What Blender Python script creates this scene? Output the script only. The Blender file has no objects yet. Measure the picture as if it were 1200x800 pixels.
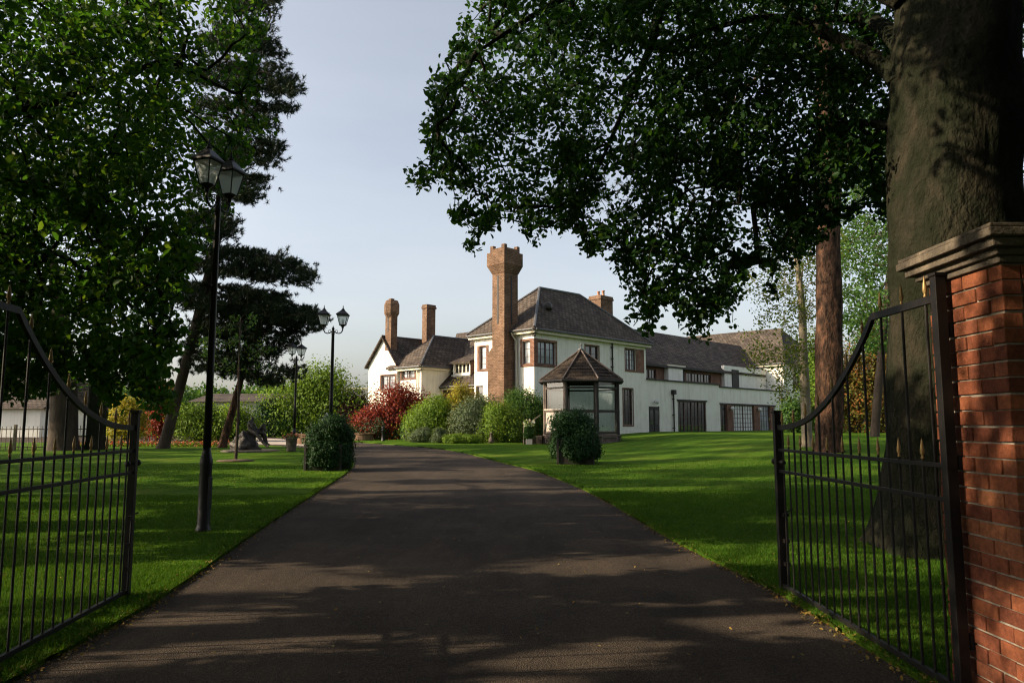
import bpy, math, random
import numpy as np
from math import sin, cos, tan, pi, atan, atan2, radians, sqrt
from mathutils import Vector, Matrix, noise as mnoise
from mathutils.geometry import delaunay_2d_cdt
random.seed(11); RNG = np.random.default_rng(11)
SC = bpy.context.scene
COL = SC.collection

# ------------------------------------------------------------------ camera
FPX = 867.0; EYE = 1.5; TH = atan(97/FPX); CT, ST = cos(TH), sin(TH)
def ray(px, py):
    u = px-600.0; v = 400.0-py
    return (u, FPX*CT-v*ST, FPX*ST+v*CT)
def P(px, py, Y):
    "point of the place seen at a pixel of the 1200x800 photo, at distance Y"
    r = ray(px, py); k = Y/r[1]
    return Vector((r[0]*k, Y, EYE+r[2]*k))
cam = bpy.data.cameras.new('camera'); co = bpy.data.objects.new('camera', cam); COL.objects.link(co)
cam.sensor_width = 36; cam.lens = 36*FPX/1200; cam.clip_end = 3000; cam.clip_start = 0.05
co.location = (0, 0, EYE); co.rotation_euler = (pi/2+TH, 0, 0); SC.camera = co

# ------------------------------------------------------------------ terrain
def lerp_tab(tab, x):
    if x <= tab[0][0]: return tab[0][1]
    for (a, b), (c, d) in zip(tab, tab[1:]):
        if x <= c:
            t = (x-a)/(c-a); t = t*t*(3-2*t)*.5+t*.5
            return b+(d-b)*t
    return tab[-1][1]
def sm(a, b, x):
    t = min(1, max(0, (x-a)/(b-a))); return t*t*(3-2*t)
ATAB = [(0, 0), (10, 0), (24, .2), (36, .43), (50, .6), (80, .8), (140, .9)]
def ground(x, y):
    z = lerp_tab(ATAB, y)
    z += .42*sm(2.5, 11, x)*sm(11, 31, y)*(1-.45*sm(42, 66, y))
    return z
def G(px, py):
    r = ray(px, py)
    lo, hi = 1.0, 400.0
    prev = 2.0
    k = 2.0
    while k < 400:
        x = r[0]*k/r[1]; z = EYE+r[2]*k/r[1]
        if z < ground(x, k): break
        prev = k; k *= 1.01
    a, b = prev, k
    for _ in range(20):
        m = (a+b)/2; x = r[0]*m/r[1]; z = EYE+r[2]*m/r[1]
        if z < ground(x, m): b = m
        else: a = m
    x = r[0]*a/r[1]
    return Vector((x, a, ground(x, a)))

# ------------------------------------------------------------------ materials
MATS = {}
def nd(nt, typ, **kw):
    n = nt.nodes.new(typ)
    for k, v in kw.items():
        if k.startswith('i_'):
            n.inputs[k[2:].replace('_', ' ')].default_value = v
        else: setattr(n, k, v)
    return n
def newmat(name):
    m = bpy.data.materials.new(name); m.use_nodes = True
    nt = m.node_tree; b = nt.nodes['Principled BSDF']
    MATS[name] = m
    return m, nt, b
def c4(c): return (c[0], c[1], c[2], 1)
def ramp(nt, fac, stops):
    r = nt.nodes.new('ShaderNodeValToRGB'); el = r.color_ramp.elements
    while len(el) < len(stops): el.new(.5)
    for e, (p, c) in zip(el, stops): e.position = p; e.color = c4(c)
    nt.links.new(fac, r.inputs[0]); return r.outputs[0]
def noise(nt, scale, detail=4, rough=.6, vec=None, stretch=None):
    n = nd(nt, 'ShaderNodeTexNoise'); n.inputs['Scale'].default_value = scale
    n.inputs['Detail'].default_value = detail; n.inputs['Roughness'].default_value = rough
    if vec is None:
        tc = nd(nt, 'ShaderNodeTexCoord'); vec = tc.outputs['Object']
    if stretch:
        mp = nd(nt, 'ShaderNodeMapping'); mp.inputs['Scale'].default_value = stretch
        nt.links.new(vec, mp.inputs[0]); vec = mp.outputs[0]
    nt.links.new(vec, n.inputs['Vector'])
    return n.outputs[0]
def bump(nt, b, h, strength=.4, dist=.02):
    u = nd(nt, 'ShaderNodeBump'); u.inputs['Strength'].default_value = strength; u.inputs['Distance'].default_value = dist
    nt.links.new(h, u.inputs['Height']); nt.links.new(u.outputs[0], b.inputs['Normal']); return u
def mat_noise(name, c1, c2, scale=3, rough=.8, metal=0, bstr=.3, bscale=None, bdist=.02, stretch=None, spec=.5, mid=None):
    m, nt, b = newmat(name)
    f = noise(nt, scale, 6, .65, stretch=stretch)
    st = [(.3, c1), (.7, c2)] if mid is None else [(.3, c1), (.5, mid), (.7, c2)]
    nt.links.new(ramp(nt, f, st), b.inputs['Base Color'])
    b.inputs['Roughness'].default_value = rough; b.inputs['Metallic'].default_value = metal
    b.inputs['Specular IOR Level'].default_value = spec
    if bstr: bump(nt, b, noise(nt, bscale or scale*6, 5, .6, stretch=stretch), bstr, bdist)
    return m
def mat_leaf(name, cols, trans=.38, tcol=1.6, rough=.5, spec=.10):
    m, nt, b = newmat(name)
    g = nd(nt, 'ShaderNodeNewGeometry')
    n = len(cols)
    base = ramp(nt, g.outputs['Random Per Island'], [(i/(n-1), c) for i, c in enumerate(cols)])
    nt.links.new(base, b.inputs['Base Color'])
    b.inputs['Roughness'].default_value = rough; b.inputs['Specular IOR Level'].default_value = spec
    tr = nd(nt, 'ShaderNodeBsdfTranslucent')
    mx = nd(nt, 'ShaderNodeMix', data_type='RGBA', blend_type='MULTIPLY')
    mx.inputs[0].default_value = 1; nt.links.new(base, mx.inputs[6]); mx.inputs[7].default_value = (tcol*1.25, tcol*1.15, tcol*.45, 1)
    nt.links.new(mx.outputs[2], tr.inputs['Color'])
    ms = nd(nt, 'ShaderNodeMixShader'); ms.inputs[0].default_value = trans
    nt.links.new(b.outputs[0], ms.inputs[1]); nt.links.new(tr.outputs[0], ms.inputs[2])
    nt.links.new(ms.outputs[0], nt.nodes['Material Output'].inputs['Surface'])
    return m

mat_leaf('leaf_beech', [(.009, .030, .008), (.016, .052, .010), (.012, .040, .009), (.028, .062, .012)], .34, 2.1, .55, .12)
mat_leaf('leaf_lime', [(.013, .042, .008), (.025, .070, .011), (.018, .056, .009), (.056, .096, .014)], .42, 2.3, .55, .12)
mat_leaf('leaf_pine', [(.010, .022, .010), (.018, .034, .015), (.032, .042, .018)], .10, 1.0)
mat_leaf('leaf_birch', [(.05, .085, .018), (.08, .12, .022), (.12, .135, .025), (.045, .075, .018)], .4, 1.4)
mat_leaf('leaf_bright', [(.08, .15, .02), (.13, .22, .03), (.17, .25, .035), (.06, .12, .02)], .35, 1.2)
mat_leaf('leaf_yellow', [(.20, .20, .03), (.32, .27, .03), (.14, .17, .03), (.38, .28, .04)], .35, 1.1)
mat_leaf('leaf_mid', [(.03, .08, .02), (.055, .12, .025), (.08, .15, .03), (.04, .09, .025)], .3, 1.2)
mat_leaf('leaf_dark', [(.014, .04, .014), (.022, .058, .018), (.03, .07, .02)], .2, 1.0)
mat_leaf('leaf_grey', [(.06, .09, .045), (.10, .14, .07), (.14, .17, .10), (.07, .11, .05)], .25, 1.0)
mat_leaf('leaf_red', [(.12, .02, .018), (.20, .035, .025), (.27, .06, .035), (.09, .015, .018)], .35, 1.1)
mat_leaf('leaf_maroon', [(.045, .015, .018), (.07, .022, .022), (.03, .012, .014)], .2, 1.0)
mat_leaf('leaf_amber', [(.20, .14, .03), (.10, .12, .03), (.28, .10, .03), (.07, .10, .025), (.24, .20, .04)], .35, 1.1)
mat_leaf('flower_mix', [(.7, .04, .04), (.75, .70, .65), (.8, .10, .06), (.6, .03, .12), (.75, .7, .65)], .25, 1.0)
mat_leaf('flower_orange', [(.40, .09, .03), (.35, .05, .04), (.5, .24, .18), (.06, .12, .03), (.05, .10, .03)], .25, 1.0)
mat_leaf('flower_white', [(.7, .68, .55), (.75, .72, .6), (.15, .3, .05), (.6, .65, .3)], .25, 1.0)
mat_leaf('leaf_fallen', [(.22, .12, .03), (.12, .10, .03), (.30, .2, .05)], .1, 1.0)
mat_leaf('grass_blade', [(.032, .092, .010), (.052, .130, .012), (.042, .11, .010), (.10, .15, .025)], .3, 1.3, .7, .05)

mat_noise('bark_beech', (.010, .014, .007), (.042, .036, .026), 2.6, .95, 0, 1.0, 11, .10, spec=.05, mid=(.020, .022, .014), stretch=(1, 1, .6))
mat_noise('bark_pine', (.014, .010, .008), (.15, .075, .045), 7, .95, 0, 1.0, 14, .09, stretch=(1, 1, .4), spec=.05, mid=(.055, .034, .024))
mat_noise('bark_dark', (.03, .022, .016), (.075, .055, .04), 4, .9, 0, .8, 12, .03, stretch=(1, 1, .4), spec=.2)
mat_noise('bark_light', (.12, .10, .07), (.28, .23, .16), 4, .9, 0, .6, 12, .03, stretch=(1, 1, .5), spec=.2)
mat_noise('iron', (.004, .004, .0045), (.012, .010, .009), 14, .5, 0, .35, 60, .004, spec=.25)
mat_noise('lamp_paint', (.005, .005, .007), (.013, .012, .014), 10, .4, 0, .15, 50, .003, spec=.3)
mat_noise('gilt', (.20, .13, .05), (.36, .24, .09), 30, .5, .35, .2, 70, .003)
mat_noise('stone_cap', (.06, .05, .038), (.19, .155, .115), 6, .9, 0, 1.0, 30, .02, mid=(.09, .073, .055))
mat_noise('mortar', (.13, .115, .095), (.28, .25, .205), 18, .95, 0, .6, 90, .004)
m, nt, b = newmat('render_white')
f = noise(nt, 1.3, 6, .65); st_ = noise(nt, 1.5, 5, .7, stretch=(2.2, 2.2, .16))
c_ = ramp(nt, f, [(.3, (.70, .67, .585)), (.5, (.78, .75, .665)), (.7, (.81, .785, .70))]); s_ = ramp(nt, st_, [(.28, (.80, .78, .74)), (.5, (1, 1, 1))])
mx = nd(nt, 'ShaderNodeMix', data_type='RGBA', blend_type='MULTIPLY'); mx.inputs[0].default_value = .8
nt.links.new(c_, mx.inputs[6]); nt.links.new(s_, mx.inputs[7]); nt.links.new(mx.outputs[2], b.inputs['Base Color'])
b.inputs['Roughness'].default_value = .9; b.inputs['Specular IOR Level'].default_value = .2
bump(nt, b, noise(nt, 22, 5, .7), .5, .02)
mat_noise('render_grey', (.42, .41, .39), (.52, .50, .47), 1.0, .9, 0, .3, 30, .01)
mat_noise('fascia', (.55, .50, .38), (.68, .62, .48), 3, .6, 0, .1)
mat_noise('wood_frame', (.045, .022, .014), (.10, .045, .028), 7, .6, 0, .3, 30, .005)
mat_noise('wood_grey', (.075, .055, .045), (.17, .13, .105), 5, .85, 0, .6, 30, .01, stretch=(1, 1, .3))
mat_noise('wood_black', (.010, .008, .007), (.028, .021, .018), 6, .7, 0, .4, 30, .008)
mat_noise('lead', (.06, .06, .065), (.11, .11, .115), 4, .5, 0, .1)
mat_noise('panel_pink', (.52, .45, .38), (.62, .54, .46), 3, .8, 0, .2)
mat_noise('paving', (.30, .25, .21), (.40, .34, .29), 2, .9, 0, .3, 30, .01)
mat_noise('bronze', (.016, .014, .013), (.060, .050, .042), 5, .45, .4, .9, 14, .05)
mat_noise('soil', (.05, .03, .02), (.12, .075, .045), 6, .95, 0, .9, 30, .02)
mat_noise('terracotta', (.30, .14, .08), (.42, .22, .13), 5, .85, 0, .4, 30, .01)
mat_noise('blind', (.55, .55, .52), (.66, .66, .62), 3, .8, 0, .1)

def glass_mat(name, col, rough=.06, spec=.9):
    m, nt, b = newmat(name)
    f = noise(nt, 1.3, 2)
    nt.links.new(ramp(nt, f, [(.35, tuple(x*.6 for x in col)), (.65, col)]), b.inputs['Base Color'])
    b.inputs['Roughness'].default_value = rough; b.inputs['Specular IOR Level'].default_value = spec
    bump(nt, b, noise(nt, 1.1, 1), .12, .05)
    return m
glass_mat('window_glass', (.03, .035, .04))
glass_mat('window_glass_sky', (.26, .29, .32), .1)  # pale base colour stands in for sky reflected in the panes
m, nt, b = newmat('clear_glass')
b.inputs['Base Color'].default_value = (.9, .95, .95, 1); b.inputs['Roughness'].default_value = .02
tb = nd(nt, 'ShaderNodeBsdfTransparent'); tb.inputs[0].default_value = (.62, .68, .66, 1)
ms = nd(nt, 'ShaderNodeMixShader'); ms.inputs[0].default_value = .10
gl = nd(nt, 'ShaderNodeBsdfGlossy'); gl.inputs['Roughness'].default_value = .03
nt.links.new(tb.outputs[0], ms.inputs[1]); nt.links.new(gl.outputs[0], ms.inputs[2])
nt.links.new(ms.outputs[0], nt.nodes['Material Output'].inputs['Surface'])
m, nt, b = newmat('lamp_glass')
b.inputs['Base Color'].default_value = (.8, .85, .85, 1); b.inputs['Roughness'].default_value = .3
tb = nd(nt, 'ShaderNodeBsdfTransparent'); tb.inputs[0].default_value = (.92, .95, .94, 1)
tl = nd(nt, 'ShaderNodeBsdfTranslucent'); tl.inputs[0].default_value = (.8, .84, .84, 1)
m1 = nd(nt, 'ShaderNodeMixShader'); m1.inputs[0].default_value = .45
nt.links.new(tb.outputs[0], m1.inputs[1]); nt.links.new(tl.outputs[0], m1.inputs[2])
m2 = nd(nt, 'ShaderNodeMixShader'); m2.inputs[0].default_value = .12
nt.links.new(m1.outputs[0], m2.inputs[1]); nt.links.new(b.outputs[0], m2.inputs[2])
nt.links.new(m2.outputs[0], nt.nodes['Material Output'].inputs['Surface'])

# asphalt
m, nt, b = newmat('asphalt')
tc = nd(nt, 'ShaderNodeTexCoord')
f1 = noise(nt, .6, 5, .6, tc.outputs['Object']); f2 = noise(nt, 140, 2, .7, tc.outputs['Object'])
vo = nd(nt, 'ShaderNodeTexVoronoi'); vo.inputs['Scale'].default_value = 110; nt.links.new(tc.outputs['Object'], vo.inputs['Vector'])
base = ramp(nt, f1, [(.3, (.050, .042, .036)), (.7, (.082, .067, .055))])
sp = ramp(nt, vo.outputs['Color'], [(.0, (.35, .35, .35)), (.55, (.95, .95, .95)), (.9, (1.7, 1.6, 1.5))])
mx = nd(nt, 'ShaderNodeMix', data_type='RGBA', blend_type='MULTIPLY'); mx.inputs[0].default_value = .75
nt.links.new(base, mx.inputs[6]); nt.links.new(sp, mx.inputs[7])
f3 = noise(nt, 1.1, 6, .72, tc.outputs['Object'], stretch=(1.5, .35, 1)); w_ = ramp(nt, f3, [(.30, (.70, .69, .67)), (.5, (1, 1, 1)), (.72, (1.35, 1.28, 1.2))])
mx2 = nd(nt, 'ShaderNodeMix', data_type='RGBA', blend_type='MULTIPLY'); mx2.inputs[0].default_value = .85
nt.links.new(mx.outputs[2], mx2.inputs[6]); nt.links.new(w_, mx2.inputs[7]); nt.links.new(mx2.outputs[2], b.inputs['Base Color'])
b.inputs['Roughness'].default_value = .95; b.inputs['Specular IOR Level'].default_value = .04
bump(nt, b, vo.outputs['Distance'], .9, .006)
# grass
m, nt, b = newmat('grass')
tc = nd(nt, 'ShaderNodeTexCoord')
f1 = noise(nt, .55, 8, .72, tc.outputs['Object']); f2 = noise(nt, 26, 6, .8, tc.outputs['Object'])
g1 = ramp(nt, f1, [(.25, (.036, .090, .010)), (.48, (.066, .136, .013)), (.62, (.098, .155, .020)), (.72, (.13, .150, .032)), (.80, (.13, .10, .045))])
f4 = noise(nt, 5, 6, .8, tc.outputs['Object']); g4 = ramp(nt, f4, [(.3, (.62, .66, .6)), (.5, (1, 1, 1)), (.7, (1.3, 1.2, 1.15))])
g2 = ramp(nt, f2, [(.25, (.35, .35, .3)), (.5, (.95, .95, .9)), (.75, (1.5, 1.45, 1.3))])
mx = nd(nt, 'ShaderNodeMix', data_type='RGBA', blend_type='MULTIPLY'); mx.inputs[0].default_value = 1
nt.links.new(g1, mx.inputs[6]); nt.links.new(g2, mx.inputs[7])
mx2 = nd(nt, 'ShaderNodeMix', data_type='RGBA', blend_type='MULTIPLY'); mx2.inputs[0].default_value = 1
wv = nd(nt, 'ShaderNodeTexWave'); wv.inputs['Scale'].default_value = .30; wv.inputs['Distortion'].default_value = 1.2; wv.inputs['Detail'].default_value = 2
mpv = nd(nt, 'ShaderNodeMapping'); mpv.inputs['Rotation'].default_value = (0, 0, .5); nt.links.new(tc.outputs['Object'], mpv.inputs[0]); nt.links.new(mpv.outputs[0], wv.inputs['Vector'])
gw = ramp(nt, wv.outputs[0], [(.3, (.90, .92, .9)), (.7, (1.10, 1.08, 1.1))])        # mowing lines
mx3 = nd(nt, 'ShaderNodeMix', data_type='RGBA', blend_type='MULTIPLY'); mx3.inputs[0].default_value = 1
nt.links.new(mx.outputs[2], mx2.inputs[6]); nt.links.new(g4, mx2.inputs[7]); nt.links.new(mx2.outputs[2], mx3.inputs[6]); nt.links.new(gw, mx3.inputs[7]); nt.links.new(mx3.outputs[2], b.inputs['Base Color'])
b.inputs['Roughness'].default_value = .9; b.inputs['Specular IOR Level'].default_value = .02
bump(nt, b, f2, 1.0, .05)

# slate roof and house brick: needs UV in metres
def uvmat(name, c1, c2, mort, bw, rh, ms_, rough, var, bstr, bdist, offs=.5):
    m, nt, b = newmat(name)
    uv = nd(nt, 'ShaderNodeUVMap'); uv.uv_map = 'UVMap'
    br = nd(nt, 'ShaderNodeTexBrick'); br.offset = offs
    br.inputs['Scale'].default_value = 1; br.inputs['Brick Width'].default_value = bw; br.inputs['Row Height'].default_value = rh
    br.inputs['Mortar Size'].default_value = ms_; br.inputs['Color1'].default_value = c4(c1); br.inputs['Color2'].default_value = c4(c2)
    br.inputs['Mortar'].default_value = c4(mort); br.inputs['Bias'].default_value = -.2
    nt.links.new(uv.outputs[0], br.inputs['Vector'])
    f = noise(nt, var, 5, .65)
    r = ramp(nt, f, [(.3, (.6, .6, .6)), (.7, (1.35, 1.33, 1.3))])
    mx = nd(nt, 'ShaderNodeMix', data_type='RGBA', blend_type='MULTIPLY'); mx.inputs[0].default_value = .9
    nt.links.new(br.outputs[0], mx.inputs[6]); nt.links.new(r, mx.inputs[7]); nt.links.new(mx.outputs[2], b.inputs['Base Color'])
    b.inputs['Roughness'].default_value = rough; b.inputs['Specular IOR Level'].default_value = .08
    inv = nd(nt, 'ShaderNodeMath', operation='SUBTRACT'); inv.inputs[0].default_value = 1; nt.links.new(br.outputs['Fac'], inv.inputs[1])
    bump(nt, b, inv.outputs[0], bstr, bdist)
uvmat('slate', (.070, .056, .047), (.130, .105, .086), (.025, .021, .018), .34, .24, .022, .8, .8, .8, .02)
uvmat('shingle', (.036, .028, .022), (.080, .061, .046), (.015, .010, .008), .16, .16, .012, .85, 2, .9, .02)
uvmat('house_brick', (.115, .066, .042), (.20, .118, .076), (.20, .15, .11), .24, .095, .010, .9, 1.2, .6, .01)
uvmat('red_brick', (.14, .058, .036), (.21, .090, .056), (.25, .2, .16), .225, .077, .01, .9, 1.2, .6, .01)
# individually modelled gate bricks
m, nt, b = newmat('gate_brick')
g = nd(nt, 'ShaderNodeNewGeometry')
rb = ramp(nt, g.outputs['Random Per Island'], [(0, (.13, .040, .022)), (.3, (.21, .066, .033)), (.6, (.27, .092, .042)), (.8, (.17, .052, .030)), (1, (.32, .125, .058))])
f = noise(nt, 30, 6, .7); rr0 = ramp(nt, f, [(.3, (.5, .5, .5)), (.7, (1.35, 1.3, 1.25))])
fs_ = noise(nt, 3.2, 6, .75); r2_ = ramp(nt, fs_, [(.32, (.42, .44, .42)), (.5, (.95, .95, .95)), (.72, (1.15, 1.2, 1.25))])
mz = nd(nt, 'ShaderNodeMix', data_type='RGBA', blend_type='MULTIPLY'); mz.inputs[0].default_value = 1; nt.links.new(rr0, mz.inputs[6]); nt.links.new(r2_, mz.inputs[7]); rr = mz.outputs[2]
mx = nd(nt, 'ShaderNodeMix', data_type='RGBA', blend_type='MULTIPLY'); mx.inputs[0].default_value = .85
nt.links.new(rb, mx.inputs[6]); nt.links.new(rr, mx.inputs[7]); nt.links.new(mx.outputs[2], b.inputs['Base Color'])
b.inputs['Roughness'].default_value = .9; b.inputs['Specular IOR Level'].default_value = .25
bump(nt, b, noise(nt, 70, 6, .75), 1.0, .012)

# ------------------------------------------------------------------ mesh helpers
class MB:
    def __init__(s): s.v = []; s.f = []
    def add(s, vs, fs):
        o = len(s.v); s.v += [tuple(v) for v in vs]; s.f += [tuple(i+o for i in f) for f in fs]
    def quad(s, a, b, c, d): s.add([a, b, c, d], [(0, 1, 2, 3)])
    def poly(s, pts): s.add(pts, [tuple(range(len(pts)))])
    def box(s, lo, hi, fr=None):
        x0, y0, z0 = lo; x1, y1, z1 = hi
        vs = [(x0, y0, z0), (x1, y0, z0), (x1, y1, z0), (x0, y1, z0), (x0, y0, z1), (x1, y0, z1), (x1, y1, z1), (x0, y1, z1)]
        if fr: vs = [fr(*v) for v in vs]
        s.add(vs, [(0, 3, 2, 1), (4, 5, 6, 7), (0, 1, 5, 4), (1, 2, 6, 5), (2, 3, 7, 6), (3, 0, 4, 7)])
    def tube(s, pts, rad, n=8, cap=True):
        pts = [Vector(p) for p in pts]
        if not hasattr(rad, '__len__'): rad = [rad]*len(pts)
        o = len(s.v); up = None
        for i, p in enumerate(pts):
            d = (pts[min(i+1, len(pts)-1)]-pts[max(i-1, 0)])
            d = d.normalized() if d.length > 1e-9 else Vector((0, 0, 1))
            if up is None:
                up = Vector((0, 0, 1)) if abs(d.z) < .9 else Vector((1, 0, 0))
            a = d.cross(up); a = a.normalized() if a.length > 1e-6 else Vector((1, 0, 0)); bb = d.cross(a).normalized(); up = -bb if False else a.cross(d)
            for k in range(n):
                t = 2*pi*k/n
                q = p+a*cos(t)*rad[i]+bb*sin(t)*rad[i]; s.v.append((q.x, q.y, q.z))
        for i in range(len(pts)-1):
            for k in range(n):
                s.f.append((o+i*n+k, o+i*n+(k+1) % n, o+(i+1)*n+(k+1) % n, o+(i+1)*n+k))
        if cap:
            s.f.append(tuple(o+k for k in range(n))[::-1]); s.f.append(tuple(o+(len(pts)-1)*n+k for k in range(n)))
    def lathe(s, prof, c=(0, 0, 0), n=16, ph=0):
        o = len(s.v)
        for r, z in prof:
            for k in range(n):
                t = 2*pi*k/n+ph; s.v.append((c[0]+r*cos(t), c[1]+r*sin(t), c[2]+z))
        for i in range(len(prof)-1):
            for k in range(n):
                s.f.append((o+i*n+k, o+i*n+(k+1) % n, o+(i+1)*n+(k+1) % n, o+(i+1)*n+k))
        s.f.append(tuple(o+k for k in range(n))[::-1]); s.f.append(tuple(o+(len(prof)-1)*n+k for k in range(n)))
    def build(s, name, mat, parent=None, smooth=False, bevel=0, uv=False, fr=None):
        me = bpy.data.meshes.new(name); me.from_pydata(s.v, [], s.f); me.validate(); me.update()
        if uv:
            ul = me.uv_layers.new(name='UVMap')
            for p in me.polygons:
                n = p.normal
                if abs(n.z) > .95: e = Vector((1, 0, 0))
                else: e = Vector((-n.y, n.x, 0)).normalized()
                f = n.cross(e)
                if f.z < 0: f = -f
                for li in p.loop_indices:
                    v = me.vertices[me.loops[li].vertex_index].co
                    ul.data[li].uv = (v.dot(e), v.dot(f))
        if smooth: me.shade_smooth()
        o = bpy.data.objects.new(name, me); COL.objects.link(o)
        if mat: me.materials.append(MATS[mat])
        if parent is not None: o.parent = parent
        if bevel:
            md = o.modifiers.new('bevel', 'BEVEL'); md.width = bevel; md.segments = 2; md.limit_method = 'ANGLE'
        return o
def tag(o, label=None, cat=None, group=None, kind=None):
    if label: o['label'] = label
    if cat: o['category'] = cat
    if group: o['group'] = group
    if kind: o['kind'] = kind
    return o
def empty(name, loc=(0, 0, 0), rz=0, label=None, cat=None, group=None):
    o = bpy.data.objects.new(name, None); COL.objects.link(o); o.location = loc; o.rotation_euler = (0, 0, rz)
    o.empty_display_size = .2
    return tag(o, label, cat, group)
def copy_tree(o, parent=None):
    c = o.copy(); COL.objects.link(c)
    if parent is not None: c.parent = parent
    for ch in [x for x in list(bpy.data.objects) if x.parent == o]: copy_tree(ch, c)
    return c
def npmesh(name, V, F, mat, parent=None, smooth=False):
    "V (n,3), F list of faces as (m,k) array"
    me = bpy.data.meshes.new(name)
    V = np.asarray(V, dtype=np.float32); F = np.asarray(F, dtype=np.int32); m_, k = F.shape
    me.vertices.add(len(V)); me.vertices.foreach_set('co', V.ravel())
    me.loops.add(m_*k); me.loops.foreach_set('vertex_index', F.ravel())
    me.polygons.add(m_); me.polygons.foreach_set('loop_start', np.arange(0, m_*k, k, dtype=np.int32))
    me.polygons.foreach_set('loop_total', np.full(m_, k, dtype=np.int32))
    me.update(calc_edges=True); me.validate()
    me.materials.append(MATS[mat])
    if smooth: me.shade_smooth()
    o = bpy.data.objects.new(name, me); COL.objects.link(o)
    if parent is not None: o.parent = parent
    return o
def unit(a): return a/np.maximum(1e-9, np.linalg.norm(a, axis=-1, keepdims=True))
def leaf_mesh(name, C, size, mat, parent=None, flat=.5, droop=.3, narrow=.6, jit=.35, out=None):
    "one broad leaf of two folded halves at each centre"
    n = len(C); C = np.asarray(C)
    nrm = RNG.normal(size=(n, 3)); nrm[:, 2] = nrm[:, 2]*(1-flat)+flat*1.6
    if out is not None: nrm = nrm*.55+out*1.1
    nrm = unit(nrm)
    d = RNG.normal(size=(n, 3)); d[:, 2] -= droop
    d = unit(d-nrm*np.sum(d*nrm, 1, keepdims=True)); s = np.cross(nrm, d)
    L = size*(1+jit*RNG.uniform(-1, 1, (n, 1))); W = L*narrow*.5
    up = nrm*L*.10
    v = np.stack([C-d*L*.5, C-d*L*.18+s*W*.95+up, C+d*L*.2+s*W*.8+up, C+d*L*.5, C+d*L*.2-s*W*.8+up, C-d*L*.18-s*W*.95+up], 1).reshape(-1, 3)
    b = np.arange(n)[:, None]*6
    F = np.concatenate([b+np.array([[0, 1, 2, 3]]), b+np.array([[0, 3, 4, 5]])], 0)
    return npmesh(name, v, F, mat, parent)
def needle_mesh(name, C, axis, size, per, mat, parent=None, wid=.016):
    "bundles of needles fanning out along a shoot"
    n = len(C); C = np.repeat(np.asarray(C), per, 0); A = np.repeat(unit(np.asarray(axis)), per, 0)
    d = unit(RNG.normal(size=(n*per, 3))+A*.9)
    base = C+A*RNG.uniform(-.5, .5, (n*per, 1))*size*1.0
    L = size*RNG.uniform(.7, 1.15, (n*per, 1))
    s = unit(np.cross(d, RNG.normal(size=d.shape)))*wid
    v = np.stack([base-s, base+s, base+d*L], 1).reshape(-1, 3)
    F = np.arange(n*per*3).reshape(-1, 3)
    return npmesh(name, v, F, mat, parent)

def in_poly(x, y, poly):
    c = False; n = len(poly); j = n-1
    for i in range(n):
        xi, yi = poly[i]; xj, yj = poly[j]
        if (yi > y) != (yj > y) and x < (xj-xi)*(y-yi)/(yj-yi)+xi: c = not c
        j = i
    return c

def grow(root_nodes, pts, rtip=.006, power=.46, bias=.25, rmax=.3, droop=.0):
    """joins every spray point to the nearest node already grown (a branching skeleton);
    returns list of (path, radii)"""
    nodes = [Vector(p) for p, c in root_nodes]; cost = [c for p, c in root_nodes]; par = [-1]*len(nodes)
    nr = len(nodes)
    base = np.array([list(p) for p in nodes])
    P_ = np.array([list(p) for p in pts])
    d0 = np.min(np.linalg.norm(P_[:, None]-base[None], axis=2), 1)
    order = np.argsort(d0)
    N = np.zeros((nr+len(pts), 3)); N[:nr] = base; Cst = np.zeros(nr+len(pts)); Cst[:nr] = cost
    cnt = nr; parent = np.full(nr+len(pts), -1)
    for i in order:
        p = P_[i]; dd = np.linalg.norm(N[:cnt]-p, axis=1); sc = dd+bias*Cst[:cnt]
        j = int(np.argmin(sc)); N[cnt] = p; Cst[cnt] = Cst[j]+dd[j]; parent[cnt] = j; cnt += 1
    w = np.ones(cnt); w[:nr] = 0
    for i in range(cnt-1, nr-1, -1):
        if parent[i] >= 0: w[parent[i]] += w[i]
    segs = []
    for i in range(nr, cnt):
        j = parent[i]; a = Vector(N[j]); b = Vector(N[i]); L = (b-a).length
        r1 = min(rmax, rtip*w[i]**power); r0 = min(rmax, rtip*(w[i]+1)**power*1.05)
        mid = (a+b)/2+Vector((random.uniform(-.08, .08)*L, random.uniform(-.08, .08)*L, L*(.06-droop)+random.uniform(-.04, .04)*L))
        segs.append(([a, mid, b], [r0, (r0+r1)/2, r1]))
    return segs
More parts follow.
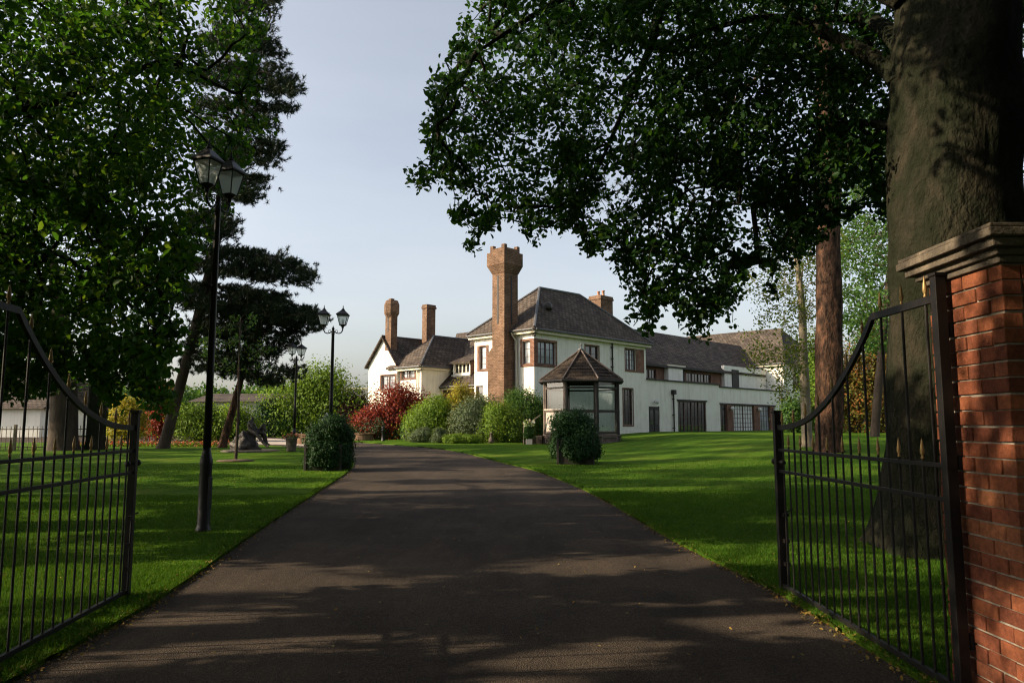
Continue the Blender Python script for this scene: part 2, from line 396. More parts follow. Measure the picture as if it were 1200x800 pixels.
def trunk_tube(mb, pts, rad, n=20, flare=0, rough=.05, seed=0):
    "smooth tapering trunk with an uneven section; root flare at its foot"
    pts = [Vector(p) for p in pts]; m_ = []; rr = []
    steps = 24 if n > 40 else 10
    for i in range(len(pts)-1):
        p0 = pts[max(0, i-1)]; p1 = pts[i]; p2 = pts[i+1]; p3 = pts[min(len(pts)-1, i+2)]
        for k in range(steps):
            t = k/steps
            m_.append(.5*((2*p1)+(p2-p0)*t+(2*p0-5*p1+4*p2-p3)*t*t+(3*p1-p0-3*p2+p3)*t**3)); rr.append(rad[i]+(rad[i+1]-rad[i])*t)
    m_.append(pts[-1]); rr.append(rad[-1])
    o = len(mb.v); z0 = pts[0].z
    for i, p in enumerate(m_):
        for k in range(n):
            t = 2*pi*k/n
            r = rr[i]*(1+rough*mnoise.noise(Vector((cos(t)*1.6+seed, sin(t)*1.6, p.z*.8)))+rough*.35*mnoise.noise(Vector((cos(t)*6+seed, sin(t)*6, p.z*1.7))))
            if flare:
                h = max(0, 1-(p.z-z0)/flare)
                r *= 1+h*h*(.04+.30*max(0, sin(t*5+seed+.25*sin(p.z*3)))+.16*max(0, sin(t*3+1+seed)))+h**5*.25
            mb.v.append((p.x+r*cos(t), p.y+r*sin(t), p.z))
    for i in range(len(m_)-1):
        for k in range(n): mb.f.append((o+i*n+k, o+i*n+(k+1) % n, o+(i+1)*n+(k+1) % n, o+(i+1)*n+k))
    mb.f.append(tuple(o+(len(m_)-1)*n+k for k in range(n)))
    return m_

def spray_pts(centres, per, rx, rz, droop=.25):
    if not len(centres): return np.zeros((0, 3))
    C = np.repeat(np.array([list(c) for c in centres]), per, 0)
    n = len(C); d = RNG.normal(size=(n, 3)); d = unit(d)*(RNG.uniform(0, 1, (n, 1))**(.5))
    sx = np.repeat(RNG.uniform(.65, 1.25, (len(centres), 1)), per, 0)
    off = d*np.array([[rx, rx, rz]])*sx
    off[:, 2] -= droop*(off[:, 0]**2+off[:, 1]**2)/max(rx, .01)
    return C+off

def shrub(name, label, cat, base, w, h, mat, leaf=.07, dens=1.0, group=None, depth=None, lobes=9, stem='bark_dark', narrow=.6, tip=.0, loose=0):
    "bushy plant: several leafy lobes on short stems, all real leaves"
    depth = depth or w*.85
    t = empty(name, tuple(base), 0, label, cat, group)
    cs = []
    for i in range(lobes):
        a = random.uniform(0, 2*pi); r = sqrt(random.random())*.62
        zz = random.uniform(.28, .80); sq = 1-.45*abs(zz-.4)
        cs.append((r*cos(a)*w/2*sq, r*sin(a)*depth/2*sq, zz*h, random.uniform(.42, .62)*(1-.25*(zz > .6))))
    cs.append((0, 0, h*.72, .42)); cs.append((0, 0, h*.42, .75))
    cs.append((-w*.22, 0, h*.25, .6)); cs.append((w*.22, 0, h*.25, .6))
    area = 0; Cn = []; On = []
    for cx, cy, cz, s in cs:
        rx, ry, rz = s*w*.55, s*depth*.55, s*h*.52
        n = int(dens*1.15*4*pi*((rx*ry+rx*rz+ry*rz)/3)/(leaf*leaf*narrow))
        n = min(n, 5000)
        d = unit(RNG.normal(size=(n, 3))); k = RNG.uniform(.62+(-.3*loose), 1.08+.45*loose, (n, 1)); k = np.where(RNG.uniform(0, 1, (n, 1)) < .06, k*1.22, k)
        nz = 1+.22*np.sin(d[:, :1]*7+cx*9)*np.cos(d[:, 1:2]*6+cz*5)
        p = d*k*nz*np.array([[rx, ry, rz]])+np.array([[cx, cy, cz]])
        Cn.append(p); On.append(d)
    C = np.concatenate(Cn); O = np.concatenate(On)
    ok = C[:, 2] > .02; C = C[ok]; O = O[ok]
    leaf_mesh('foliage', C, leaf, mat, t, out=O, narrow=narrow)
    mb = MB()
    for cx, cy, cz, s in cs:
        mb.tube([(cx*.25, cy*.25, -.05), (cx*.7, cy*.7, cz*.5), (cx, cy, cz)], [.02*h+.01, .014*h+.006, .006*h+.003], 5)
    mb.build('stems', stem, t)
    return t
# ================================================================== WORLD
SUN_EL = radians(25); SUN_AZ = radians(188)      # direction towards the sun, angle from +X
sdir = Vector((cos(SUN_EL)*cos(SUN_AZ), cos(SUN_EL)*sin(SUN_AZ), sin(SUN_EL)))
w = bpy.data.worlds.new('World'); SC.world = w; w.use_nodes = True
nt = w.node_tree; bg = nt.nodes['Background']
sky = nt.nodes.new('ShaderNodeTexSky'); sky.sky_type = 'NISHITA'; sky.sun_disc = False
sky.sun_elevation = SUN_EL; sky.sun_rotation = atan2(sdir.x, sdir.y)
sky.altitude = 0; sky.air_density = 1.0; sky.dust_density = 3.6; sky.ozone_density = 1.0
hs = nt.nodes.new('ShaderNodeHueSaturation'); hs.inputs['Saturation'].default_value = .50
tcw = nt.nodes.new('ShaderNodeTexCoord'); cz = nt.nodes.new('ShaderNodeTexNoise'); cz.inputs['Scale'].default_value = 2.2; cz.inputs['Detail'].default_value = 6
mpw = nt.nodes.new('ShaderNodeMapping'); mpw.inputs['Scale'].default_value = (1, 1, 4.5)      # thin uneven high haze
nt.links.new(tcw.outputs['Generated'], mpw.inputs[0]); nt.links.new(mpw.outputs[0], cz.inputs['Vector'])
rw = nt.nodes.new('ShaderNodeValToRGB'); rw.color_ramp.elements[0].position = .35; rw.color_ramp.elements[0].color = (.95, .955, .97, 1); rw.color_ramp.elements[1].position = .7; rw.color_ramp.elements[1].color = (1.07, 1.05, 1.03, 1)
mw = nt.nodes.new('ShaderNodeMix'); mw.data_type = 'RGBA'; mw.blend_type = 'MULTIPLY'; mw.inputs[0].default_value = 1
nt.links.new(cz.outputs[0], rw.inputs[0]); nt.links.new(sky.outputs[0], hs.inputs['Color']); nt.links.new(hs.outputs[0], mw.inputs[6]); nt.links.new(rw.outputs[0], mw.inputs[7]); nt.links.new(mw.outputs[2], bg.inputs[0]); bg.inputs[1].default_value = .15
sl = bpy.data.lights.new('sun', 'SUN'); sl.energy = 5.0; sl.angle = radians(.5); sl.color = (1, .81, .56)
so = bpy.data.objects.new('sun', sl); COL.objects.link(so)
so.rotation_euler = (-sdir).to_track_quat('-Z', 'Y').to_euler(); so.location = (-30, 0, 30)
SC.view_settings.view_transform = 'Standard'; SC.view_settings.look = 'None'; SC.view_settings.gamma = 1
SC.view_settings.use_curve_mapping = False; SC.view_settings.exposure = 0.76
SC.render.engine = 'CYCLES'
SC.cycles.max_bounces = 6; SC.cycles.diffuse_bounces = 3; SC.cycles.glossy_bounces = 3
SC.cycles.transmission_bounces = 4; SC.cycles.transparent_max_bounces = 12; SC.cycles.use_denoising = True
SC.cycles.sample_clamp_indirect = 6; SC.cycles.filter_width = 1.15

# ================================================================== GROUND
Lpx = [(200, 695), (300, 625), (360, 585), (404, 556), (414, 545), (409, 534), (375, 527.5), (290, 521.5)]
Rpx = [(905, 692), (800, 640), (700, 582), (640, 556), (600, 545), (540, 530), (490, 523.5), (430, 519), (350, 514), (300, 511.5)]
def toxy(l): return [(G(*p).x, G(*p).y) for p in l]
def smooth_line(pts, n=8):
    out = []
    for i in range(len(pts)-1):
        p0 = Vector(pts[max(0, i-1)]); p1 = Vector(pts[i]); p2 = Vector(pts[i+1]); p3 = Vector(pts[min(len(pts)-1, i+2)])
        for k in range(n):
            t = k/n; q = .5*((2*p1)+(p2-p0)*t+(2*p0-5*p1+4*p2-p3)*t*t+(3*p1-p0-3*p2+p3)*t**3); out.append((q.x, q.y))
    out.append(tuple(pts[-1])); return out
Lg = [(-2.75, -6), (-2.80, 2), (-2.93, 4.6)]+toxy(Lpx)
Rg = [(2.35, -6), (2.40, 2), (2.38, 5)]+toxy(Rpx)
lx, ly = Lg[-1]; rx_, ry_ = Rg[-1]
Lg += [(lx-8, ly+2.5), (lx-30, ly+4)]
Rg += [(rx_-8, ry_+2), (rx_-24, ry_+3)]
Ls = smooth_line(Lg); Rs = smooth_line(Rg)
loop = Ls+Rs[::-1]
loop = [(x+.012*mnoise.noise(Vector((x*6, y*6, 0))), y+.012*mnoise.noise(Vector((x*6, y*6, 5)))) for x, y in loop]
def densify(l, step):
    out = []
    for i in range(len(l)):
        a = Vector(l[i]); b = Vector(l[(i+1) % len(l)]); n = max(1, int((b-a).length/step))
        for k in range(n): out.append(tuple(a+(b-a)*k/n))
    return out
loop = densify(loop, .35)
loop = [(x+.02*mnoise.noise(Vector((x*3, y*3, 0))), y+.02*mnoise.noise(Vector((x*3, y*3, 5)))) for x, y in loop]
pts = []
y = -10.0
while y < 110:
    st = .5 if y < 20 else (.9 if y < 60 else 3)
    n = int((60 if y < 60 else 120)/st/ (1 if y > 20 else 1.6))
    W = 34 if y < 20 else (60 if y < 60 else 120)
    x = -W
    while x < W:
        pts.append((x+random.uniform(-.1, .1)*st, y+random.uniform(-.1, .1)*st)); x += st*1.5
    y += st
for y in (115, 140, 200, 320, 600, 1200):
    for x in range(-12, 13): pts.append((x*y/6., y+random.uniform(-1, 1)))
for y in (-60, -25):
    for x in range(-8, 9): pts.append((x*10., y))
for x in (-300, -140, -90, 90, 140, 300):
    for y in range(-60, 110, 10): pts.append((x+.3*y, y))
nl = len(loop)
allp = [Vector(p) for p in loop+pts]
vs, es, fs, ov, oe, of = delaunay_2d_cdt(allp, [(i, (i+1) % nl) for i in range(nl)], [], 0, 1e-5)
zs = [ground(v.x, v.y) for v in vs]
def near_poly(x, y): return in_poly(x, y, loop)
DR, LA = [], []
for f in fs:
    cx = sum(vs[i].x for i in f)/len(f); cy = sum(vs[i].y for i in f)/len(f)
    (DR if near_poly(cx, cy) else LA).append(f)
def sub(faces, dz, und=0):
    mp = {}; V = []; F = []
    for f in faces:
        g_ = []
        for i in f:
            if i not in mp:
                mp[i] = len(V); u = und*mnoise.noise(Vector((vs[i].x*.5, vs[i].y*.5, 0))) if und else 0
                V.append((vs[i].x, vs[i].y, zs[i]+dz+u))
            g_.append(mp[i])
        F.append(tuple(g_))
    return V, F, mp
V, F, mp = sub(DR, 0)
b_ = MB(); b_.v = V; b_.f = F
tag(b_.build('driveway', 'asphalt', smooth=True), kind='structure')
V, F, mp = sub(LA, .03)
# skirt: little turf edge down to the asphalt
ed = {}
for f in F:
    for a, c in zip(f, f[1:]+f[:1]):
        k = (min(a, c), max(a, c)); ed[k] = ed.get(k, 0)+1
inloop = set()
for f in DR:
    for i in f:
        if i in mp: inloop.add(mp[i])
for (a, c), n in list(ed.items()):
    if n == 1 and a in inloop and c in inloop:
        o = len(V); V.append((V[a][0], V[a][1], V[a][2]-.09)); V.append((V[c][0], V[c][1], V[c][2]-.09)); F.append((a, c, o+1, o))
b_ = MB(); b_.v = V; b_.f = F
lawn = tag(b_.build('lawn', 'grass', smooth=True), kind='structure')
# near grass: real short blades
def on_lawn(x, y): return not near_poly(x, y)
B = []
def blades(x0, x1, y0, y1, n):
    xs = RNG.uniform(x0, x1, n); ys = RNG.uniform(y0, y1, n)
    return np.stack([xs, ys], 1)
cand = np.concatenate([blades(-9, -2.7, 4, 8, 110000), blades(-10.5, -2.7, 8, 15, 80000), blades(2.1, 7.5, 4.6, 9, 75000), blades(1.5, 10, 9, 16, 80000), blades(-13, 10, 16, 24, 60000)])
lp = np.array(loop)
def inside_np(Q, poly):
    x, y = Q[:, 0], Q[:, 1]; c = np.zeros(len(Q), bool); n = len(poly); j = n-1
    for i in range(n):
        xi, yi = poly[i]; xj, yj = poly[j]
        if yi != yj:
            t = ((yi > y) != (yj > y)) & (x < (xj-xi)*(y-yi)/(yj-yi)+xi); c ^= t
        j = i
    return c
cand = cand[~inside_np(cand, loop)]
# only where the picture could see them
cand = cand[np.abs(cand[:, 0]) < cand[:, 1]*.80+.5]
gz = np.array([ground(x, y) for x, y in cand])+.03
n = len(cand); base = np.column_stack([cand, gz])
hh = RNG.uniform(.022, .045, (n, 1)); ww = .0022+.0007*cand[:, 1:2]*.35
a = RNG.uniform(0, 2*pi, n); sd = np.stack([np.cos(a), np.sin(a), 0*a], 1)*ww
ln = RNG.normal(size=(n, 3))*.5; ln[:, 2] = 1; ln = unit(ln)*hh
gv = np.stack([base-sd, base+sd, base+ln], 1).reshape(-1, 3)
tag(npmesh('grass_blades', gv, np.arange(n*3).reshape(-1, 3), 'grass_blade'), 'short mown green grass blades on the near lawns beside the drive', 'grass', kind='stuff')
# a low worn mound in the right lawn
def gz_(x, y): return ground(x, y)+.03
# paved circle behind lamp (pale turning circle) is part of the drive; lighter apron sheet over it
ap = [G(*p) for p in [(300, 520.2), (330, 521), (362, 523), (372, 520), (350, 515.5), (300, 513)]]
mb = MB(); mb.poly([(p.x, p.y, p.z+.012) for p in ap]); tag(mb.build('paving', 'paving'), kind='structure')

# fallen leaves on the drive
mbl = None
spots = [(664, 643), (735, 721), (630, 745), (562, 672), (445, 708), (330, 640), (520, 690), (702, 760), (880, 742), (590, 612), (760, 690), (250, 768), (420, 655), (655, 598), (830, 700), (390, 760), (940, 770), (500, 735)]
for i, p in enumerate(spots):
    g_ = G(*p); s = random.uniform(.035, .06)
    if i == 0:
        me_o = leaf_mesh('fallen_leaf', [(0, 0, 0)], .05, 'leaf_fallen', None, flat=1)
        first = me_o
    else:
        me_o = first.copy(); COL.objects.link(me_o)
    me_o.location = (g_.x, g_.y, g_.z+.02); me_o.rotation_euler = (0, 0, random.uniform(0, 6))
    tag(me_o, 'small curled dead leaf lying on the dark asphalt drive', 'leaf', 'fallen leaves on the drive')

# moss, grit and bits of leaf gathered along the edges of the drive
E_ = []
for i in range(len(loop)):
    a = loop[i]; c = loop[(i+1) % len(loop)]
    if not (3 < a[1] < 30 and abs(a[0]) < 9): continue
    n_ = int(60*max(.25, 1-a[1]/30))
    for k in range(n_):
        t = random.random(); E_.append((a[0]+(c[0]-a[0])*t+random.gauss(0, .07), a[1]+(c[1]-a[1])*t+random.gauss(0, .07)))
C_ = np.array([(x, y, ground(x, y)+(.012 if near_poly(x, y) else .038)) for x, y in E_])
S_ = np.stack([RNG.uniform(-9, 9, 900), RNG.uniform(3.5, 24, 900)], 1)
C_ = np.concatenate([C_, np.array([(x, y, ground(x, y)+(.012 if near_poly(x, y) else .055)) for x, y in S_])])
tag(leaf_mesh('leaf_litter', C_, .022, 'leaf_fallen', None, flat=.92, jit=.7), 'brown leaf litter and grit gathered along the edges of the drive', 'leaf litter', kind='stuff')
# longer grass left uncut along the edge
E_ = np.array([(x+RNG.normal()*.04, y+RNG.normal()*.04) for x, y in E_ for _ in range(5)])
E_ = E_[~inside_np(E_, loop)]
n = len(E_); gz2 = np.array([ground(x, y) for x, y in E_])+.02; base = np.column_stack([E_, gz2])
hh = RNG.uniform(.03, .085, (n, 1)); a = RNG.uniform(0, 2*pi, n); sd = np.stack([np.cos(a), np.sin(a), 0*a], 1)*(.0025+.0004*E_[:, 1:2])
ln = RNG.normal(size=(n, 3))*.7; ln[:, 2] = .9; ln = unit(ln)*hh
tag(npmesh('edge_grass', np.stack([base-sd, base+sd, base+ln], 1).reshape(-1, 3), np.arange(n*3).reshape(-1, 3), 'grass_blade'), 'longer uncut grass blades fringing the edges of the drive', 'grass', kind='stuff')

# ================================================================== HOUSE
C0 = (1.32, 44.); e1 = (.695, .719); e2 = (-.719, .695)
def H(t, s, z): return (C0[0]+t*e1[0]+s*e2[0], C0[1]+t*e1[1]+s*e2[1], z)
def Sp(px, py, s=0):
    r = ray(px, py); ax = C0[0]+s*e2[0]; ay = C0[1]+s*e2[1]
    D = -e1[0]*r[1]+r[0]*e1[1]; t = (ax*r[1]-r[0]*ay)/D; k = (ay+t*e1[1])/r[1]
    return t, EYE+r[2]*k
def Tp(px, py, t=0):
    r = ray(px, py); ax = C0[0]+t*e1[0]; ay = C0[1]+t*e1[1]
    D = -e2[0]*r[1]+r[0]*e2[1]; s = (ax*r[1]-r[0]*ay)/D; k = (ay+s*e2[1])/r[1]
    return s, EYE+r[2]*k
house = empty('country_house', H(0, 0, .6), 0, 'large white rendered country house with slate hipped roofs and tall brick chimneys beyond the lawn', 'house')
hinv = Vector(H(0, 0, .6))
def hb(mb, name, mat, parent=None, **k):
    "geometry given in world space, parented under the house's empty"
    mb.v = [(v[0]-hinv.x, v[1]-hinv.y, v[2]-hinv.z) for v in mb.v]
    return mb.build(name, mat, parent or house, **k)
ZB = .2
def wall(axis, c, u0, u1, z0, z1, holes=(), depth=.16, name='wall', mat='render_white', extra=()):
    "wall on plane s=c (axis 's', u=t) or t=c (axis 't', u=s), with real recessed openings"
    us = sorted(set([u0, u1]+[h[0] for h in holes]+[h[2] for h in holes])); zs_ = sorted(set([z0, z1]+[h[1] for h in holes]+[h[3] for h in holes]))
    pt = (lambda u, z, d=0: H(u, c+d, z)) if axis == 's' else (lambda u, z, d=0: H(c+d, u, z))
    mb = MB()
    for a, b in zip(us, us[1:]):
        for p, q in zip(zs_, zs_[1:]):
            cu, cz = (a+b)/2, (p+q)/2
            if any(h[0] < cu < h[2] and h[1] < cz < h[3] for h in holes): continue
            mb.quad(pt(a, p), pt(b, p), pt(b, q), pt(a, q))
    for h in holes:
        a, p, b, q = h
        mb.quad(pt(a, p), pt(b, p), pt(b, p, depth), pt(a, p, depth)); mb.quad(pt(a, q), pt(b, q), pt(b, q, depth), pt(a, q, depth))
        mb.quad(pt(a, p), pt(a, q), pt(a, q, depth), pt(a, p, depth)); mb.quad(pt(b, p), pt(b, q), pt(b, q, depth), pt(b, p, depth))
    for e in extra: mb.poly([pt(*x) for x in e])
    return hb(mb, name, mat, uv=True)
def window(axis, c, u0, z0, u1, z1, nx=2, nz=3, rec=.10, fw=.07, glass='window_glass', bars=.022, mull=0, frame='wood_frame', name='window'):
    f3 = (lambda u, d, z: H(u, c+d, z)) if axis == 's' else (lambda u, d, z: H(c+d, u, z))
    mb = MB(); a = rec-.03; b = rec+.05
    mb.box((u0, a, z0), (u0+fw, b, z1), f3); mb.box((u1-fw, a, z0), (u1, b, z1), f3)
    mb.box((u0+fw, a, z0), (u1-fw, b, z0+fw), f3); mb.box((u0+fw, a, z1-fw), (u1-fw, b, z1), f3)
    if mull:
        for k in range(1, mull+1):
            x = u0+(u1-u0)*k/(mull+1); mb.box((x-fw*.6, a+.004, z0+fw), (x+fw*.6, b-.004, z1-fw), f3)
    for k in range(1, nx):
        x = u0+(u1-u0)*k/nx
        if mull and abs((k*(mull+1)/nx)-round(k*(mull+1)/nx)) < 1e-6: continue
        mb.box((x-bars/2, a+.03, z0+fw), (x+bars/2, b-.02, z1-fw), f3)
    for k in range(1, nz):
        z = z0+(z1-z0)*k/nz; mb.box((u0+fw, a+.034, z-bars/2), (u1-fw, b-.024, z+bars/2), f3)
    w_ = hb(mb, name, frame)
    g_ = MB(); g_.quad(f3(u0+.02, rec+.03, z0+.02), f3(u1-.02, rec+.03, z0+.02), f3(u1-.02, rec+.03, z1-.02), f3(u0+.02, rec+.03, z1-.02))
    hb(g_, 'pane', glass, w_)
    return w_
def hbox(t0, t1, s0, s1, z0, z1, name, mat, parent=None, bevel=0, uv=False):
    mb = MB(); mb.box((t0, s0, z0), (t1, s1, z1), H); return hb(mb, name, mat, parent, bevel=bevel, uv=uv)
EV = 7.2
# --- main block
r1 = (0, 5.05, 1.90, 6.49)           # placeholders for corner window
holes = [(.30, 5.1, 1.95, 6.5), (4.9, 5.0, 6.3, 6.6), (9.3, 5.2, 10.55, 6.68), (8.98, 1.44, 10.1, 3.93)]
wall('s', 0, 0, 11.8, ZB, EV, holes)
holesT = [(.30, 5.1, .95, 6.5), (4.1, 4.95, 4.72, 6.45), (4.4, 3.2, 5.05, 3.95)]
wall('t', 0, 0, 5.2, ZB, EV, holesT)
wall('t', 11.8, 0, 5.2, ZB, EV); wall('s', 5.2, 0, 11.8, ZB, EV)
window('s', 0, .30, 5.1, 1.95, 6.5, 4, 3, mull=1, glass='window_glass_sky')
window('s', 0, 4.9, 5.0, 6.3, 6.6, 2, 3, mull=1)
window('s', 0, 9.3, 5.2, 10.55, 6.68, 4, 4, mull=1, glass='window_glass_sky')
window('s', 0, 8.98, 1.44, 10.1, 3.93, 3, 6)
window('t', 0, .30, 5.1, .95, 6.5, 1, 3, glass='window_glass_sky')
window('t', 0, 4.1, 4.95, 4.72, 6.45, 1, 4, glass='window_glass_sky')
window('t', 0, 4.4, 3.2, 5.05, 3.95, 1, 1)
# brick surrounds a few mm proud
def surround(axis, c, u0, z0, u1, z1, w1=.22, w2=.22, top=.12, bot=.16, mat='red_brick'):
    f3 = (lambda u, d, z: H(u, c+d, z)) if axis == 's' else (lambda u, d, z: H(c+d, u, z))
    mb = MB()
    if w1: mb.box((u0-w1, -.03, z0-bot), (u0-.003, .05, z1+top), f3)
    if w2: mb.box((u1+.003, -.03, z0-bot), (u1+w2, .05, z1+top), f3)
    mb.box((u0, -.033, z0-bot), (u1, .05, z0-.003), f3)
    mb.box((u0, -.033, z1+.003), (u1, .05, z1+top), f3)
    hb(mb, 'window_surround', mat, uv=True)
surround('s', 0, .30, 5.1, 1.95, 6.5, .0, .14); surround('t', 0, .30, 5.1, .95, 6.5, .0, .16)
hbox(-.035, .30, -.035, .30, 4.94, 6.62, 'corner_pier', 'red_brick', uv=True)
surround('s', 0, 9.3, 5.2, 10.55, 6.68, .06, 1.0, .06, .1)
surround('s', 0, 4.9, 5.0, 6.3, 6.6, .08, .08, .06, .08); surround('t', 0, 4.1, 4.95, 4.72, 6.45, .2, .2, .06, .1)
surround('s', 0, 8.98, 1.44, 10.1, 3.93, .08, .08, .06, .08)
def roof(polys, name='roof', mat='slate', parent=None, thick=.14):
    mb = MB()
    for p in polys:
        up = [H(*q) for q in p]; dn = [H(q[0], q[1], q[2]-thick) for q in p]
        n = len(p); o = len(mb.v); mb.v += up+dn
        mb.f.append(tuple(range(o, o+n))); mb.f.append(tuple(range(o+2*n-1, o+n-1, -1)))
        for i in range(n): mb.f.append((o+i, o+n+i, o+n+(i+1) % n, o+(i+1) % n))
    return hb(mb, name, mat, parent, uv=True)
ov_ = .38; ze = EV+.02
A = (3.4, 2.6, 10.45); Bq = (7.6, 2.6, 10.5)
c00 = (-ov_, -ov_, ze); c10 = (11.8+ov_, -ov_, ze); c11 = (11.8+ov_, 5.2+ov_, ze); c01 = (-ov_, 5.2+ov_, ze)
roof([[c00, c10, Bq, A], [c10, c11, Bq], [c11, c01, A, Bq], [c01, c00, A]])
def hips(lines, r=.07, mat='lead'):
    for a, b in lines:
        mb = MB(); mb.tube([H(a[0], a[1], a[2]+.03), H(b[0], b[1], b[2]+.03)], r, 6); hb(mb, 'ridge_tile', mat)
hips([(c00, A), (A, Bq), (Bq, c10), (c01, A)], .08, 'slate_plain' if 'slate_plain' in MATS else 'lead')
def eave(axis, c, u0, u1, z, side=-1):
    f3 = (lambda u, d, z_: H(u, c+d, z_)) if axis == 's' else (lambda u, d, z_: H(c+d, u, z_))
    mb = MB(); mb.box((u0, -.36, z-.17), (u1, 0.02, z-.12), f3); mb.box((u0, -.30, z-.30), (u1, -.004, z-.173), f3); hb(mb, 'fascia', 'fascia')
    g_ = MB(); g_.tube([f3(u0, -.43, z-.09), f3(u1, -.43, z-.09)], .055, 8); hb(g_, 'gutter', 'lead')
eave('s', 0, -.3, 12.1, EV+.02); eave('t', 0, -.3, 5.5, EV+.02)
# roof vent lump near the hip
mb = MB()
for q in ((2.2, 1.2, 8.75), (2.4, 1.0, 8.9)):
    mb.lathe([(.28, -.2), (.3, 0), (.26, .18), (.12, .3), (.02, .32)], H(*q), 10)
hb(mb, 'roof_cowl', 'bronze', smooth=True)
# --- tall chimney on the left-facing wall
def frust(mb, t0, t1, s0, s1, z0, T0, T1, S0, S1, z1):
    vs_ = [(t0, s0, z0), (t1, s0, z0), (t1, s1, z0), (t0, s1, z0), (T0, S0, z1), (T1, S0, z1), (T1, S1, z1), (T0, S1, z1)]
    mb.add([H(*v) for v in vs_], [(0, 3, 2, 1), (4, 5, 6, 7), (0, 1, 5, 4), (1, 2, 6, 5), (2, 3, 7, 6), (3, 0, 4, 7)])
ch = MB()
ch.box((-.95, 1.58, ZB), (-.004, 2.98, 5.85), H)
frust(ch, -.95, 0, 1.58, 2.98, 5.851, -.90, 0, 1.62, 2.70, 6.15)
ch.box((-.90, 1.62, 6.151), (.30, 2.66, 10.75), H)
chim = hb(ch, 'chimney', 'house_brick', uv=True)
hd = MB()
frust(hd, -.92, .32, 1.60, 2.68, 10.751, -1.15, .50, 1.38, 2.90, 11.25)
hd.box((-1.15, 1.38, 11.251), (.50, 2.90, 12.05), H)
hd.box((-1.0, 1.52, 12.051), (.36, 2.76, 12.3), H)
for (a, b_2) in ((-1.0, 1.52), (-1.0, 2.5), (.12, 1.52), (.12, 2.5)): hd.box((a, b_2, 12.301), (a+.24, b_2+.26, 12.5), H)
hb(hd, 'chimney_head', 'house_brick', chim, uv=True)
gr = MB(); gr.box((-.912, 2.10, 7.6), (-.896, 2.24, 10.6), H); gr.box((-.35, 1.608, 7.6), (-.22, 1.624, 10.6), H); hb(gr, 'groove_shade', 'wood_black', chim)  # thin black strips painting the shade of recessed grooves
# --- small chimney behind the main roof
def chimney(t, s, w1, w2, z0, z1, pots=2, mat='red_brick'):
    mb = MB(); mb.box((t-w1/2, s-w2/2, z0), (t+w1/2, s+w2/2, z1-.3), H); mb.box((t-w1/2-.06, s-w2/2-.06, z1-.3), (t+w1/2+.06, s+w2/2+.06, z1-.16), H)
    mb.box((t-w1/2-.02, s-w2/2-.02, z1-.16), (t+w1/2+.02, s+w2/2+.02, z1), H)
    c = hb(mb, 'chimney', mat, uv=True)
    for k in range(pots):
        p = MB(); u = (k-(pots-1)/2)*.45
        p.lathe([(.11, 0), (.13, .05), (.11, .08), (.10, .38), (.13, .40), (.13, .45)], H(t, s+u, z1), 10); hb(p, 'chimney_pot', 'terracotta', c, smooth=True)
    return c
chimney(12.2, 4.2, 1.5, 1.1, 7.5, 11.15, 2, 'house_brick')
# --- single storey extension
PZ1, PZ2 = 4.65, 4.48
g1 = (15.9, .83, 20.1, 3.25); g2 = (22.3, .9, 32.4, 3.12); dr = (12.05, .62, 13.45, 2.78)
wall('s', .0, 11.8, 22.2, ZB, PZ1, [dr, g1]); wall('s', .0, 22.2, 35.0, ZB, PZ2, [g2])
wall('t', 35.0, 0, 9, ZB, PZ2)
mb = MB(); mb.box((11.82, -.12, PZ1), (22.25, .25, PZ1+.09), H); mb.box((22.26, -.12, PZ2), (35.15, .25, PZ2+.09), H); hb(mb, 'parapet_coping', 'wood_black')
hbox(11.8, 34.5, .25, 2.0, 4.1, 4.2, 'terrace_roof', 'lead')
window('s', 0, g1[0], g1[1], g1[2], g1[3], 8, 4, mull=3, fw=.09, name='window')
w_ = window('s', 0, 22.3, .9, 23.4, 3.12, 2, 4, fw=.09)
window('s', 0, 24.5, .9, 28.2, 3.12, 8, 6, glass='blind', fw=.08, mull=1, bars=.035)
window('s', 0, 29.3, .9, 31.3, 3.12, 4, 5, glass='window_glass_sky', fw=.08)
hbox(23.42, 24.48, -.03, .2, .85, 3.12, 'brick_pier', 'red_brick', uv=True); hbox(28.22, 29.28, -.03, .2, .85, 3.12, 'brick_pier', 'red_brick', uv=True); hbox(31.32, 32.4, -.03, .2, .85, 3.12, 'brick_pier', 'red_brick', uv=True)
hbox(22.2, 32.5, -.06, .1, 3.12, 3.22, 'lintel', 'wood_black'); hbox(15.8, 20.2, -.06, .1, 3.255, 3.36, 'lintel', 'wood_black')
hbox(15.85, 20.15, -.05, .1, .70, .825, 'sill', 'red_brick', uv=True)
# door with two leaves and glazing
mb = MB(); mb.box((12.07, .06, .62), (13.43, .14, 2.76), H); mb.box((12.15, .03, .7), (12.70, .058, 2.66), H); mb.box((12.80, .03, .7), (13.35, .058, 2.66), H)
dd = hb(mb, 'door', 'wood_black'); g_ = MB(); g_.box((12.25, .015, 1.5), (12.62, .028, 2.5), H); g_.box((12.88, .015, 1.5), (13.27, .028, 2.5), H); hb(g_, 'pane', 'window_glass', dd)
h_ = MB(); h_.tube([H(12.75, -.03, 1.5), H(12.75, -.03, 1.75)], .02, 6); hb(h_, 'handle', 'lead', dd)
def wall_lamp(t, z):
    mb = MB(); mb.tube([H(t, .0, z), H(t, -.15, z+.02)], .04, 8); w__ = hb(mb, 'wall_lamp', 'lead')
    g_ = MB(); g_.lathe([(.03, -.17), (.13, -.12), (.17, 0), (.13, .12), (.03, .17)], H(t, -.25, z), 12); hb(g_, 'globe', 'blind', w__, smooth=True)
wall_lamp(12.75, 3.1)
wall_lamp(23.9, 2.8); wall_lamp(28.8, 2.8); wall_lamp(31.9, 2.8)
